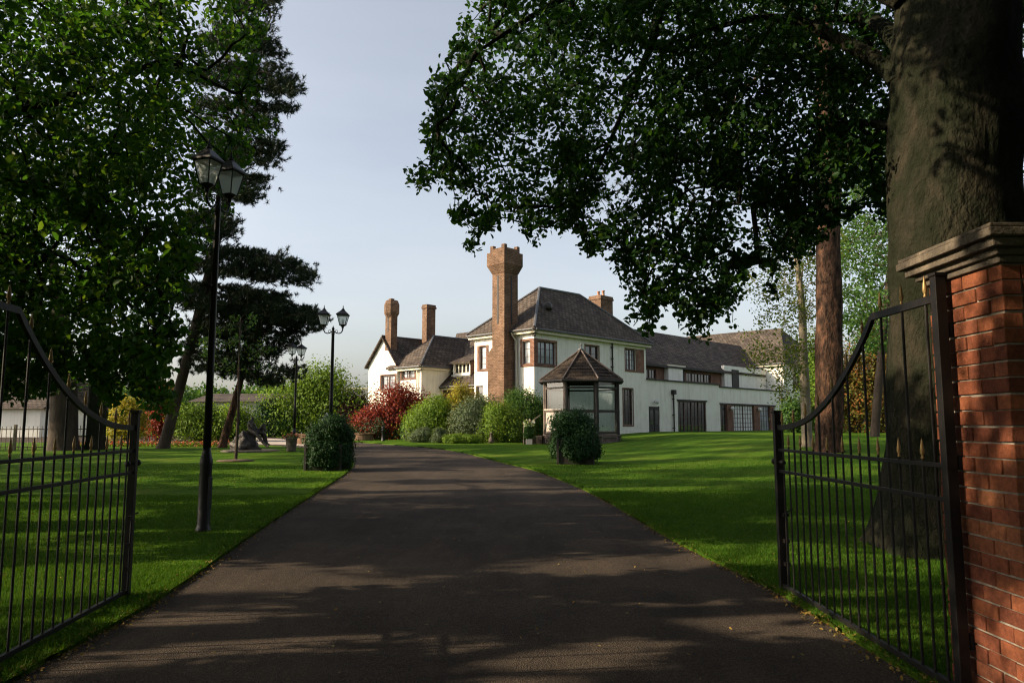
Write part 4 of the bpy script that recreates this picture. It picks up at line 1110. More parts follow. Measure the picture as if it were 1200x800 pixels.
skin_fig('figure', [(0, 0, 1.0), (0, 0, 1.2), (.02, 0, 1.42), (.0, 0, 1.52), (-.02, -.02, 1.62), (.14, 0, 1.38), (.2, -.05, 1.2), (-.12, 0, 1.38), (-.2, -.08, 1.25), (.1, -.08, .92), (-.1, -.08, .92)],
         [(0, 1), (1, 2), (2, 3), (3, 4), (2, 5), (5, 6), (2, 7), (7, 8), (0, 9), (0, 10)], [.12, .11, .12, .05, .085, .05, .035, .05, .035, .06, .06], 'render_grey', sp_)
# red flowers by the farthest lamp in a slim pot
def flowers(name, lab, cat, pts, mat, size, kind=None, group=None, per=40, h=.25, leafmat='leaf_mid', spread=.3):
    c = pts[0]
    t = empty(name, c, 0, lab, cat, group)
    if kind: t['kind'] = kind
    C = []
    for p in pts:
        n = per; C.append(np.array([list(Vector(p)-Vector(c))])+RNG.normal(size=(n, 3))*np.array([[spread, spread*.6, h*.25]])+np.array([[0, 0, h*.8]]))
    C = np.concatenate(C); leaf_mesh('blooms', C, size, mat, t, narrow=.9)
    C2 = np.concatenate([np.array([list(Vector(p)-Vector(c))])+RNG.normal(size=(per*2, 3))*np.array([[spread*1.1, spread*.7, h*.25]])+np.array([[0, 0, h*.4]]) for p in pts])
    leaf_mesh('leaves', C2, size, leafmat, t)
    return t
g_ = LAMP3+Vector((.0, -.35, 0))
pt = empty('flower_pot', g_, 0, 'slim dark pot of scarlet flowers at the foot of the farthest lamp post', 'flower pot')
m = MB(); m.lathe([(.16, 0), (.2, .1), (.24, .55), (.27, .58), (.25, .6)], n=14); m.build('pot', 'stone_cap', pt, smooth=True)
flowers('flowers', 'scarlet flowers in the pot at the foot of the farthest lamp post', 'flowers', [g_+Vector((0, 0, .55))], 'flower_red' if 'flower_red' in MATS else 'flower_orange', .07, per=160, h=.16, spread=.16)
rowp = [G(x, 514.8+.4*sin(x)) for x in range(428, 486, 4)]
rowp = [Vector(p)+Vector((0, .25, 0)) for p in rowp]
o = flowers('bedding_flowers', 'row of red and white bedding flowers along the far edge of the drive', 'flowers', rowp, 'flower_mix', .10, per=90, h=.22, kind='stuff', spread=.35)
rowq = [G(x, 524+.3*sin(x*.3)) for x in range(96, 276, 5)]
rowq = [Vector(p)+Vector((0, .6, 0)) for p in rowq]
flowers('bedding_plants', 'orange and pink bedding plants along the back of the left lawn', 'flowers', rowq, 'flower_orange', .08, per=90, h=.2, kind='stuff', spread=.45, leafmat='leaf_bright')
# standard rose in a pot by the gazebo steps
g_ = G(620, 521)
pt = empty('plant_pot', g_, 0, 'small pale pot at the foot of the gazebo steps', 'pot')
m = MB(); m.box((-.16, -.16, 0), (.16, .16, .30)); m.build('pot', 'panel_pink', pt, bevel=.01); m = MB(); m.box((-.13, -.13, .27), (.13, .13, .303)); m.build('soil', 'soil', pt)
sb = shrub('standard_rose', 'small round-headed bush with white blooms in the pot by the gazebo steps', 'plant', g_+Vector((0, 0, .28)), .62, .95, 'leaf_mid', .06, 1, lobes=5)
C = unit(RNG.normal(size=(60, 3)))*np.array([[.3, .3, .22]])+np.array([[0, -.02, .82]]); leaf_mesh('blooms', C, .10, 'flower_white', sb, narrow=.95)

# bronze sculpture on a stone disc
g_ = G(285, 530.5)
sc = empty('sculpture', g_+Vector((0, .9, 0)), 0, 'dark bronze sculpture of a seated figure leaning from a mound, on a stone disc', 'sculpture'); sc.scale = (.78,)*3
m = MB(); m.lathe([(1.55, -.05), (1.55, .09), (1.45, .12)], n=36); m.build('plinth', 'stone_cap', sc)
bm_ = MB()
n1, n2 = 26, 16
for i in range(n2+1):
    ph_ = i/n2*pi/2
    for k in range(n1):
        t = 2*pi*k/n1; rr = 1+.42*mnoise.noise(Vector((cos(t)*2.6, sin(t)*2.6, i*.30)))+.13*sin(t*7+i*.5)
        bm_.v.append((-.36+(.74-.22*(i/n2))*cos(ph_*.93)*cos(t)*rr, .62*cos(ph_*.93)*sin(t)*rr, .10+.98*sin(ph_)*(1+.1*sin(t*3))))
for i in range(n2):
    for k in range(n1): bm_.f.append((i*n1+k, i*n1+(k+1) % n1, (i+1)*n1+(k+1) % n1, (i+1)*n1+k))
bm_.f.append(tuple(n2*n1+k for k in range(n1)))
bm_.build('draped_mound', 'bronze', sc, smooth=True)
V_ = [(.18, -.05, 1.02), (.20, -.05, 1.22), (.26, -.06, 1.45), (.33, -.07, 1.56), (.37, -.08, 1.70), (.25, -.24, 1.45), (.42, -.30, 1.22), (.62, -.22, 1.12), (.25, .12, 1.45), (.40, .18, 1.2), (.60, .12, 1.05),
      (.50, -.16, .98), (.78, -.18, .62), (1.06, -.20, .32), (1.18, -.22, .30), (.52, .06, 1.0), (.86, .08, .90), (.98, .06, .45), (1.12, .04, .38)]
E_ = [(0, 1), (1, 2), (2, 3), (3, 4), (2, 5), (5, 6), (6, 7), (2, 8), (8, 9), (9, 10), (0, 11), (11, 12), (12, 13), (13, 14), (0, 15), (15, 16), (16, 17), (17, 18)]
R_ = [.17, .15, .17, .06, .105, .075, .055, .045, .075, .055, .045, .11, .08, .055, .045, .11, .08, .055, .045]
V_ = [(x*1.22-.36, y*1.2, z*1.16-.06) for x, y, z in V_]; R_ = [r*1.12 for r in R_]
skin_fig('figure', V_, E_, R_, 'bronze', sc)
V_ = [(.62, .25, 1.0), (.66, .24, 1.18), (.72, .22, 1.30), (.78, .20, 1.42), (.86, .05, 1.15), (.95, -.02, 1.0), (.80, .2, .7), (.88, .2, .30)]
V_ = [(x*1.2-.34, y*1.2, z*1.08) for x, y, z in V_]
skin_fig('second_figure', V_, [(0, 1), (1, 2), (2, 3), (2, 4), (4, 5), (0, 6), (6, 7)], [.14, .14, .09, .10, .06, .04, .1, .06], 'bronze', sc)

# ================================================================== FAR BUILDINGS
def bld(name, lab, cat, x0, x1, y0, y1, z1, mat, roofmat=None, rz=0, wins=()):
    t = empty(name, ((x0+x1)/2, y0, 0), 0, lab, cat)
    cx = (x0+x1)/2
    m = MB(); m.box((x0-cx, 0, -.2), (x1-cx, y1-y0, z1)); m.build('wall', mat, t, uv=True)
    if rz:
        m = MB(); e = .4; ym = (y1-y0)/2
        p = [(x0-cx-e, -e, z1-.05), (x1-cx+e, -e, z1-.05), (x1-cx+e, ym, z1+rz), (x0-cx-e, ym, z1+rz), (x0-cx-e, y1-y0+e, z1-.05), (x1-cx+e, y1-y0+e, z1-.05)]
        m.add(p, [(0, 1, 2, 3), (3, 2, 5, 4), (0, 3, 4), (1, 5, 2), (0, 4, 5, 1)]); m.build('roof', roofmat, t, uv=True)
    else:
        m = MB(); m.box((x0-cx-.15, -.15, z1+.003), (x1-cx+.15, y1-y0+.1, z1+.16)); m.build('coping', roofmat or 'fascia', t)
    for (a, b, c, d) in wins:
        m = MB(); m.box((a-cx, -.05, b), (c-cx, .02, d)); f = m.build('window', 'fascia', t)
        m = MB(); m.box((a-cx+.1, -.06, b+.1), (c-cx-.1, -.052, d-.1)); m.build('pane', 'window_glass', f)
    return t
a, b = P(400, 455, 66), P(440, 455, 66)
bld('flat_roofed_building', 'low pale flat-roofed building seen left of the white gable', 'building', a.x, b.x+1, 66, 78, P(420, 456, 66).z, 'render_grey')
a, b = P(228, 462, 58), P(372, 462, 58)
bld('long_outbuilding', 'long low grey rendered outbuilding behind the sculpture and yellow-green shrubs', 'building', a.x, b.x, 58, 66, P(300, 470, 58).z, 'render_grey', 'slate', .75)
a, b = P(-60, 478, 52), P(48, 478, 52)
bld('cottage', 'small cream cottage with a slate roof at the far left, behind the railings', 'house', a.x, b.x, 52, 60, P(20, 478, 52).z, 'render_white', 'slate', 2.6, [(P(8, 0, 52).x, 1.0, P(24, 0, 52).x, 2.1)])
a, b = P(924, 458, 71), P(950, 458, 71)
bld('brick_annexe', 'red brick annexe beyond the right end of the white house', 'building', a.x, b.x+4, 71.5, 80, P(930, 456, 71).z, 'red_brick', 'slate', 2.0, [(a.x+1.2, 1.2, a.x+2.3, 3.0)])
# pale railings at the back of the left lawn
rf = empty('railing_fence', G(45, 528), 0, 'pale vertical-bar railing fence at the back of the left lawn', 'fence')
A_, B_ = G(-60, 530), G(112, 526); dv = (B_-A_); L = dv.length; dv.normalize(); org = rf.location
n = int(L/.16); m = MB(); pm = MB()
for k in range(n+1):
    p = A_+dv*(L*k/n)-Vector(org); zz = ground(p.x+org.x, p.y+org.y)-org.z
    m.tube([(p.x, p.y, zz), (p.x, p.y, zz+1.05)], .016, 4)
m.build('bars', 'bark_light', rf)
for k in range(0, n+1, 14):
    p = A_+dv*(L*k/n)-Vector(org); zz = ground(p.x+org.x, p.y+org.y)-org.z
    m = MB(); m.box((p.x-.05, p.y-.05, zz-.05), (p.x+.05, p.y+.05, zz+1.12)); m.build('post', 'bark_light', rf)
for zz in (.15, .92):
    a = A_-Vector(org); b = B_-Vector(org); m = MB(); m.tube([(a.x, a.y, zz), (b.x, b.y, zz)], .02, 5); m.build('rail', 'bark_light', rf)
SEED = 21
# trunk x, y, height, crown x0 x1, y0 y1, z0 z1, clumps, clump radius, label
OFF = [(-13, 4, 12, -19, -5.5, -2.0, 8.0, 2.4, 8.2, 260, .28, .58, 'broad tree left of the gate, its crown full of dense leafy clumps'),
       (-15, 10, 8, -18, -8, 7, 12.5, 2.0, 6.0, 75, .3, .65, 'low spreading tree left of the view beside the near lawn'),
       (-16, 14, 17, -21, -9.5, 12.0, 16.5, 2.2, 17, 130, .35, .8, 'tall tree left of the view beside the near lawn'),
       (-21, 20, 19, -26, -9, 15, 23, 2.0, 20, 190, .4, .9, 'broad tree left of the view beside the middle of the lawn'),
       (-28, 28, 20, -33, -18, 22, 32, 3.0, 21, 150, .4, 1.0, 'broad tree left of the view near the far railings'),
       (-5, -7, 13, -12, 0, -12, .4, 3.5, 12, 110, 1.0, 1.8, 'added unseen tree behind the viewer on the left, blocking skylight'),  # from here on: unseen trees added to block skylight behind, right and overhead
       (5.5, -7, 13, 0, 12, -12, 2, 3.5, 12, 110, 1.0, 1.8, 'added unseen tree behind the viewer on the right, blocking skylight'),
       (12, 2, 12, 5, 18, -1, 12, 3.0, 12, 90, 1.0, 1.7, 'added unseen tree right of the brick pillar, blocking skylight'),
       (-9.5, 1, 13, -8, 5.5, -1, 9, 5, 13, 90, .9, 1.5, 'added unseen tree left of the gate, its crown over the drive blocking skylight')]
# ================================================================== TREES
def poly_pts(poly, n, y0, y1, extra=None):
    xs = [p[0] for p in poly]; ys = [p[1] for p in poly]; out = []
    while len(out) < n:
        x = random.uniform(min(xs), max(xs)); y = random.uniform(min(ys), max(ys))
        if not in_poly(x, y, poly): continue
        Y = random.uniform(y0, y1)
        if extra and not extra(x, y, Y): continue
        out.append(P(x, y, Y))
    return out
def edge_split(poly, pts_px):
    big, small = [], []
    for x, y, Y in pts_px:
        k = .36*867/Y
        ok = all(in_poly(x+k*cos(a)*1.05, y+k*sin(a)*1.05, poly) for a in (0, .8, 1.6, 2.4, 3.1, 3.9, 4.7, 5.5))
        (big if ok else small).append(P(x, y, Y))
    return big, small
def poly_px(poly, n, y0, y1, extra=None):
    xs = [p[0] for p in poly]; ys = [p[1] for p in poly]; out = []
    while len(out) < n:
        x = random.uniform(min(xs), max(xs)); y = random.uniform(min(ys), max(ys))
        if not in_poly(x, y, poly): continue
        Y = random.uniform(y0, y1)
        if extra and not extra(x, y, Y): continue
        out.append((x, y, Y))
    return out
def build_tree(name, lab, cat, base, trunk_pts, trunk_r, limbs, sprays, leafmat, size, per, rx, rz, bark, group=None, tuft=False, flare=0, rough=.05, n=20, rmax=.2, rtip=.006, bias=.25, node_from=.45, droop=.25, seed=0, flat=.5, twigdroop=0, small=()):
    t = empty(name, tuple(base), 0, lab, cat, group)
    B0 = Vector(base)
    mb = MB()
    path = trunk_tube(mb, [Vector(p)-B0 for p in trunk_pts], trunk_r, n, flare, rough, seed)
    mb.build('trunk', bark, t, smooth=True)
    nodes = []
    k0 = int(len(path)*node_from); nodes += [(p, 0) for p in path[k0::3]]
    for lpts, lr in limbs:
        lm = MB(); pp = trunk_tube(lm, [Vector(p)-B0 for p in lpts], lr, 9, 0, .08, seed+3)
        lm.build('limb', bark, t, smooth=True)
        for i, p in enumerate(pp[6::3]): nodes.append((p, .2))
    sp = [Vector(p)-B0 for p in sprays]; sm_ = [Vector(p)-B0 for p in small]
    segs = grow(nodes, sp+sm_, rtip=rtip, rmax=rmax, bias=bias, droop=twigdroop)
    bm_ = MB()
    for pth, rr in segs: bm_.tube(pth, rr, 5, cap=False)
    bm_.build('branches', bark, t, smooth=True)
    if tuft:
        ends = np.array([list(s[0][2]) for s in segs]); dirs = np.array([list((s[0][2]-s[0][0])) for s in segs]); dirs = unit(dirs)
        C = []; A = []
        for e, d in zip(ends, dirs):
            for k in range(per):
                o = RNG.normal(size=3)*np.array([rx, rx, rz]); C.append(e+o); dd = d+RNG.normal(size=3)*.5; dd[2] += .5; A.append(dd)
        needle_mesh('foliage', np.array(C), np.array(A), size, 26, leafmat, t)
    else:
        leaf_mesh('foliage', np.concatenate([spray_pts(sp, per, rx, rz, droop), spray_pts(sm_, 11, .15, .15, .1)]), size, leafmat, t, flat=flat)
    return t
def inner(poly, cut):   # leafless gaps in a crown, and an uneven clumpiness
    def f(x, y, Y):
        if not all((x-a)**2+(y-b)**2 > r*r for a, b, r in cut): return False
        q = P(x, y, Y)
        return mnoise.noise(q*1.15)+.45*mnoise.noise(q*2.7) > -.16
    return f

# --- the great beech at the right
random.seed(5)
bg_ = Vector((5.26, 9.0, ground(5.2, 9)))
tp = [bg_-Vector((0, 0, .25)), P(1112, 520, 9.0), P(1119, 300, 9.0), P(1118, 60, 9.05), P(1112, -180, 9.2), P(1080, -420, 9.5)]
polyR = [(515, -60), (552, 0), (540, 40), (520, 75), (502, 100), (510, 130), (490, 150), (498, 180), (474, 208), (490, 222), (520, 205), (535, 225), (530, 250), (548, 262), (552, 300), (566, 270), (582, 262), (592, 240), (612, 262), (625, 290), (640, 270), (660, 282), (672, 262), (694, 300), (712, 285), (722, 320), (738, 335), (742, 370), (760, 392), (772, 362), (790, 350), (800, 385), (826, 398), (838, 368), (858, 380), (868, 340), (885, 310), (905, 345), (918, 350), (935, 300), (985, 255), (1052, 250), (1052, 170), (1080, 10), (1190, 8), (1215, 240), (1290, 150), (1290, -60)]
gaps = [(725, 215, 22), (700, 245, 12), (755, 195, 12), (980, 45, 16), (965, 90, 10), (1010, 190, 10), (880, 255, 14), (640, 205, 8), (575, 235, 7), (600, 120, 7), (560, 150, 8), (910, 150, 7), (830, 232, 9), (790, 30, 6), (545, 265, 0), (1000, 225, 12)]
def ragged(x, y, Y):
    q = P(x, y, Y); f = mnoise.noise(q*1.3)+.6*mnoise.noise(q*3.1)
    return f > (.02 if x < 720 or y > 250 else -.12)
gR = lambda x, y, Y: ragged(x, y, Y) and all((x-a)**2+(y-b)**2 > r*r for a, b, r in gaps)
big, smallR = edge_split(polyR, poly_px(polyR, 1750, 9.6, 14.0, gR)+poly_px(polyR, 700, 9.2, 12.5, gR))
def in_front(p): return p.x/p.y > .50 and p.y < 10.4
spR = [p for p in big if not in_front(p)]; smallR = [p for p in smallR if not in_front(p)]
_, s2 = edge_split(polyR, poly_px(polyR, 3600, 9.4, 12.5, gR)); smallR += [p for p in s2 if not in_front(p)]
# crown above the picture and to the right
for i in range(120):
    p = Vector((random.uniform(6.9, 12), random.uniform(5, 13), random.uniform(4, 9)))
    if p.x/p.y < .80 and p.y < 10: continue
    spR.append(p)
def clumps(name, lab, base, h, cl, mat='leaf_lime', size=.17, trunk_r=.38, dens=4.6):
    "broadleaf tree whose crown is a number of dense leafy clumps with open gaps between them"
    B0 = Vector(base); t = empty(name, tuple(B0), 0, lab, 'tree')
    mb = MB(); path = trunk_tube(mb, [Vector((0, 0, -.2)), Vector((.1, 0, h*.3)), Vector((0, .15, h*.6)), Vector((.1, 0, h*.88))], [trunk_r, trunk_r*.8, trunk_r*.5, .08], 12, .9, .06, h)
    mb.build('trunk', 'bark_dark', t, smooth=True)
    rel = [(Vector(c)-B0, r) for c, r in cl]
    br = MB()
    for pth, rr in grow([(p, 0) for p in path[8::2]], [c for c, r in rel], rtip=.02, rmax=.14): br.tube(pth, rr, 6, cap=False)
    br.build('branches', 'bark_dark', t, smooth=True)
    Cn = []
    for c, r in rel:
        n = int(dens*pi*r*r/(size*size*.55)); d = unit(RNG.normal(size=(n, 3)))*RNG.uniform(.15, 1.12, (n, 1))
        d *= 1+.25*np.sin(d[:, :1]*5+c.x)*np.cos(d[:, 1:2]*6+c.z)
        Cn.append(d*np.array([[r, r, r*.72]])+np.array([list(c)]))
    leaf_mesh('foliage', np.concatenate(Cn), size, mat, t)
    return t
SHD = Vector((-sdir.x, -sdir.y, -sdir.z))
def in_gap(p):
    "True where a clump would close one of the openings through which the low sun reaches the ground"
    k = p.z/sdir.z; gx = p.x+SHD.x*k; gy = p.y+SHD.y*k
    f = mnoise.noise(Vector((gx*.22, gy*1.25, 3.3)))+.5*mnoise.noise(Vector((gx*.45, gy*2.3, 8.1)))
    th = .24 if gy < 7.5 else (.07 if gy < 14 else (-.10 if gy < 21 else .0))
    if 4.4 < gy < 6.2 and -3.2 < gx < 1.6: th = -.24+.24*(gx > -.7)
    if 3.3 < gy < 5.6 and 2.4 < gx < 8.5: th = -.02
    return f > th
def out_of_view(p, m=.8):
    return p.y < .3 or abs(p.x)/p.y > .765+m*1.0/max(p.y, 1) or p.z > EYE+.66*p.y+m*1.5
def bz(a, b, c, d): return [Vector(a), Vector(b), Vector(c), Vector(d)]
limbs = [(bz(bg_+Vector((-.2, .1, 5.9)), P(1010, 60, 9.8), P(900, 20, 10.6), P(760, 60, 11.2)), [.20, .15, .10, .04]),
         (bz(bg_+Vector((0, .3, 6.4)), P(1000, 20, 11), P(880, 60, 12.2), P(835, 215, 12.6)), [.18, .13, .08, .03]),
         (bz(bg_+Vector((-.1, .0, 6.9)), P(900, -60, 9.8), P(700, -20, 10.4), P(560, 60, 10.8)), [.22, .16, .10, .03]),
         (bz(bg_+Vector((0, .2, 7.4)), P(820, -90, 11), P(760, 60, 11.5), P(700, 200, 11.8)), [.17, .12, .07, .02]),
         (bz(bg_+Vector((-.2, .4, 5.4)), P(975, 150, 10.6), P(905, 235, 11.0), P(815, 232, 11.4)), [.13, .085, .055, .028]),
         (bz(bg_+Vector((.4, .2, 7.0)), bg_+Vector((2, 1, 8.4)), bg_+Vector((3.6, 1.2, 9.4)), bg_+Vector((5, 1, 9.6))), [.2, .15, .1, .04])]
build_tree('beech_tree', 'huge old beech with a thick grey trunk behind the brick pillar and overhanging leaves', 'tree', bg_, tp, [.80, .70, .735, .74, .60, .42], limbs, spR, 'leaf_beech', .092, 30, .36, .22, 'bark_beech', small=smallR, flare=1.7, rough=.10, n=60, rmax=.12, rtip=.0045, node_from=.62, seed=2, twigdroop=.03)

# --- big broadleaf at the left, trunk outside the frame
random.seed(6)
polyL = [(-170, -60), (318, -60), (318, 15), (305, 65), (312, 98), (290, 128), (318, 150), (292, 182), (282, 212), (272, 262), (238, 285), (215, 325), (205, 365), (214, 395), (200, 438), (204, 478), (186, 492), (168, 470), (150, 446), (132, 482), (108, 440), (60, 452), (20, 470), (0, 458), (-170, 480)]
gL = [(208, 112, 8), (210, 205, 7), (170, 300, 9), (150, 60, 6), (60, 180, 6), (20, 330, 5), (185, 380, 8)]
lb = Vector((-10.4, 10.2, 0))
keep = lambda x, y, Y: (not in_gap(P(x, y, Y)) or random.random() < .25) and inner(None, gL)(x, y, Y) and not (212 < x < 312 and y < 275 and Y < 11.2)
spL, smallL = edge_split(polyL, poly_px(polyL, 2100, 8.4, 13.5, keep))
_, s2 = edge_split(polyL, poly_px(polyL, 2600, 9, 12.5, keep)); smallL += s2
tpL = [lb-Vector((0, 0, .2)), lb+Vector((0, 0, 1.5)), lb+Vector((.1, .1, 4)), lb+Vector((.3, .1, 7)), lb+Vector((.5, .3, 11))]
limbsL = [(bz(lb+Vector((.2, .1, 4.2)), lb+Vector((1.6, .3, 5.6)), P(60, 120, 10.4), P(190, 70, 10.6)), [.2, .15, .1, .04]),
          (bz(lb+Vector((.2, .1, 3.2)), lb+Vector((1.5, .4, 4.3)), P(40, 300, 10.2), P(150, 330, 10.4)), [.16, .12, .08, .03]),
          (bz(lb+Vector((.2, .1, 5.0)), lb+Vector((1.0, -1.6, 6.6)), lb+Vector((2.2, -3.8, 7.6)), lb+Vector((2.4, -6.5, 8.0))), [.18, .13, .09, .03]),
          (bz(lb+Vector((0, .1, 4.6)), lb+Vector((-1.0, 1.9, 6.4)), lb+Vector((-1.2, 3.8, 7.6)), lb+Vector((-1.4, 6.0, 8.0))), [.18, .13, .09, .03])]
build_tree('lime_tree', 'large leafy broadleaf tree filling the left side of the view above the iron gate', 'tree', lb, tpL, [.55, .46, .42, .33, .15], limbsL, spL, 'leaf_lime', .100, 28, .40, .27, 'bark_beech', small=smallL, flare=1.0, n=28, rmax=.10, rtip=.0045, node_from=.3, seed=4, twigdroop=.02)

# --- old trunks seen through the left gate
def simple_tree(name, lab, gp, top_px, top_y_px, r0, crown_poly, Y0, Y1, nsp, leafmat, size, per, rx, rz, bark, lean=0, tuft=False, gap=None, rtip=.008, group=None, limbs=(), bias=.25, node_from=.4, extra=(), droop=.15, flare=.8):
    g_ = G(*gp); top = P(top_px, top_y_px, g_.y)
    m1 = g_+(top-g_)*.33+Vector((lean*.3, .1, 0)); m2 = g_+(top-g_)*.66+Vector((lean*.4, 0, 0))
    sp = poly_pts(crown_poly, nsp, g_.y+Y0, g_.y+Y1, gap)+list(extra)
    return build_tree(name, lab, 'tree', g_, [g_-Vector((0, 0, .2)), m1, m2, top], [r0, r0*.82, r0*.6, r0*.25], limbs, sp, leafmat, size, per, rx, rz, bark, tuft=tuft, flare=flare, n=16, rmax=r0*.4, rtip=rtip, bias=bias, group=group, node_from=node_from, droop=droop, seed=len(lab))
random.seed(7)
simple_tree('old_tree', 'thick brown trunk with low spreading limbs seen through the left gate bars', (74, 528), 62, 300, .62, [(-20, 260), (170, 250), (160, 400), (120, 455), (20, 465), (-30, 430)], -2, 1, 150, 'leaf_lime', .12, 26, .9, .5, 'bark_dark', lean=.4)
simple_tree('old_tree', 'mottled grey trunk standing just right of the thick brown one behind the left gate', (112, 527), 122, 280, .42, [(60, 240), (230, 240), (220, 400), (180, 440), (100, 450), (60, 420)], -1, 1, 130, 'leaf_lime', .12, 26, .9, .5, 'bark_beech', lean=-.2)
random.seed(8)
pineA = simple_tree('pine_tree', 'tall leaning pine whose dark tufted branches reach out right of the nearest lamp post', (190, 526), 300, 60, .26,
    [(250, 20), (325, -30), (318, 40), (332, 80), (348, 100), (346, 125), (325, 135), (330, 180), (318, 192), (302, 232), (270, 245), (300, 290), (360, 312), (366, 325), (330, 345), (372, 372), (300, 385), (215, 370), (200, 290), (240, 200), (230, 90)], -2.5, 2.5, 900, 'leaf_pine', .21, 9, .28, .10, 'bark_dark', lean=.6, tuft=True, rtip=.010, gap=lambda x, y, Y: inner(None, [(290, 262, 18), (340, 210, 16)])(x, y, Y) and sin(2*pi*(y-.12*x)/44) > -.62, bias=.35)
simple_tree('pine_tree', 'slender reddish leaning pine trunk behind the bronze sculpture', (258, 525), 300, 370, .20, [(225, 370), (300, 345), (378, 368), (372, 385), (345, 400), (352, 440), (318, 452), (260, 440), (215, 430)], -2, 2, 420, 'leaf_pine', .20, 8, .28, .11, 'bark_pine', lean=.2, tuft=True, rtip=.008, gap=inner(None, [(335, 420, 14), (250, 400, 10)]))
random.seed(9)
ys_ = simple_tree('young_tree', 'slim young tree with a thin straight stem in a round soil bed', (276, 541), 282, 372, .055, [(248, 382), (275, 366), (300, 370), (322, 400), (330, 440), (300, 452), (285, 430), (262, 450), (240, 432), (236, 400)], -.8, .8, 55, 'leaf_mid', .085, 14, .26, .18, 'bark_dark', rtip=.004, flare=0, node_from=.62)
g_ = G(276, 541); m = MB(); m.lathe([(.62, 0), (.6, .035), (.2, .06), (.02, .065)], n=28); o = m.build('soil_bed', 'soil', smooth=True); o.location = g_+Vector((0, 0, .03)); tag(o, 'round patch of bare soil around the slim young tree', 'soil bed')

# --- pine and birch at the right
random.seed(10)
gp = G(972, 530)
tpp = [gp-Vector((0, 0, .2)), P(972, 450, gp.y), P(971, 330, gp.y), P(970, 150, gp.y), P(962, -40, gp.y)]
spP = poly_pts([(900, -80), (1040, -80), (1030, 60), (985, 110), (940, 90), (905, 20)], 70, gp.y-3, gp.y+3)+poly_pts([(680, 200), (730, 195), (740, 250), (690, 262), (640, 250)], 16, gp.y-1, gp.y+1)
build_tree('pine_tree', 'tall straight scaly-barked pine trunk right of the white house, in front of the thin birch', 'tree', gp, tpp, [.0175*gp.y, .0182*gp.y, .0165*gp.y, .0145*gp.y, .010*gp.y], [(bz(P(968, 60, gp.y), P(900, 80, gp.y), P(800, 180, gp.y), P(700, 235, gp.y)), [.12, .09, .06, .03])], spP, 'leaf_pine', .2, 5, .35, .15, 'bark_pine', tuft=True, flare=.7, n=26, rmax=.07, rough=.16, node_from=.8)
simple_tree('birch_tree', 'thin pale leaning birch with airy yellow-green leaves, between the house and the tall pine', (946, 524), 925, 250, .20, [(880, 300), (905, 255), (950, 245), (990, 270), (985, 330), (960, 400), (935, 420), (940, 468), (915, 470), (905, 430), (880, 440), (868, 405), (890, 370), (870, 345)], -2, 2, 230, 'leaf_birch', .10, 28, .55, .4, 'bark_light', lean=.5, gap=inner(None, [(930, 300, 10), (905, 330, 8), (965, 380, 10)]), rtip=.006)
simple_tree('slender_tree', 'open yellow-green tree with long bare limbs between the pine and the great beech', (1024, 512), 1060, 150, .22, [(985, 130), (1060, 120), (1070, 300), (1055, 400), (1020, 420), (990, 380), (982, 260)], -3, 6, 760, 'leaf_mid', .16, 24, .8, .5, 'bark_dark', rtip=.008, gap=inner(None, [(1020, 240, 12), (1000, 330, 9), (1040, 330, 10), (1010, 290, 8)]), extra=[P(x, y, 50) for x, y in ((1000, 350), (985, 345))])
random.seed(12)
for i, (x0, x1, top, mat, lab) in enumerate([(915, 950, 462, 'leaf_mid', 'green shrub against the brick annexe'), (945, 985, 385, 'leaf_bright', 'tall yellow-green shrub behind the straight pine trunk'), (980, 1024, 395, 'leaf_amber', 'amber-berried shrub right of the straight pine trunk'), (1015, 1060, 370, 'leaf_amber', 'tall orange and green shrub beside the great beech trunk')]):
    g_ = G((x0+x1)/2, 507.5); k = g_.y/867
    shrub('garden_shrub', lab, 'shrub', g_, (x1-x0)*k*1.25, (507-top)*k*1.05, mat, .14, .55, 'shrubs at the back of the right lawn', lobes=10, loose=.8)
for i in range(3):
    g_ = G(1090+i*75, 506.5); k = g_.y/867
    shrub('garden_shrub', ['dark green tall shrub behind the great beech trunk', 'dark green shrub in the gap by the pillar', 'dark shrub hidden beyond the brick pillar'][i], 'shrub', g_, 95*k, 150*k, 'leaf_mid', .22, .5, 'shrubs at the back of the right lawn', lobes=10)

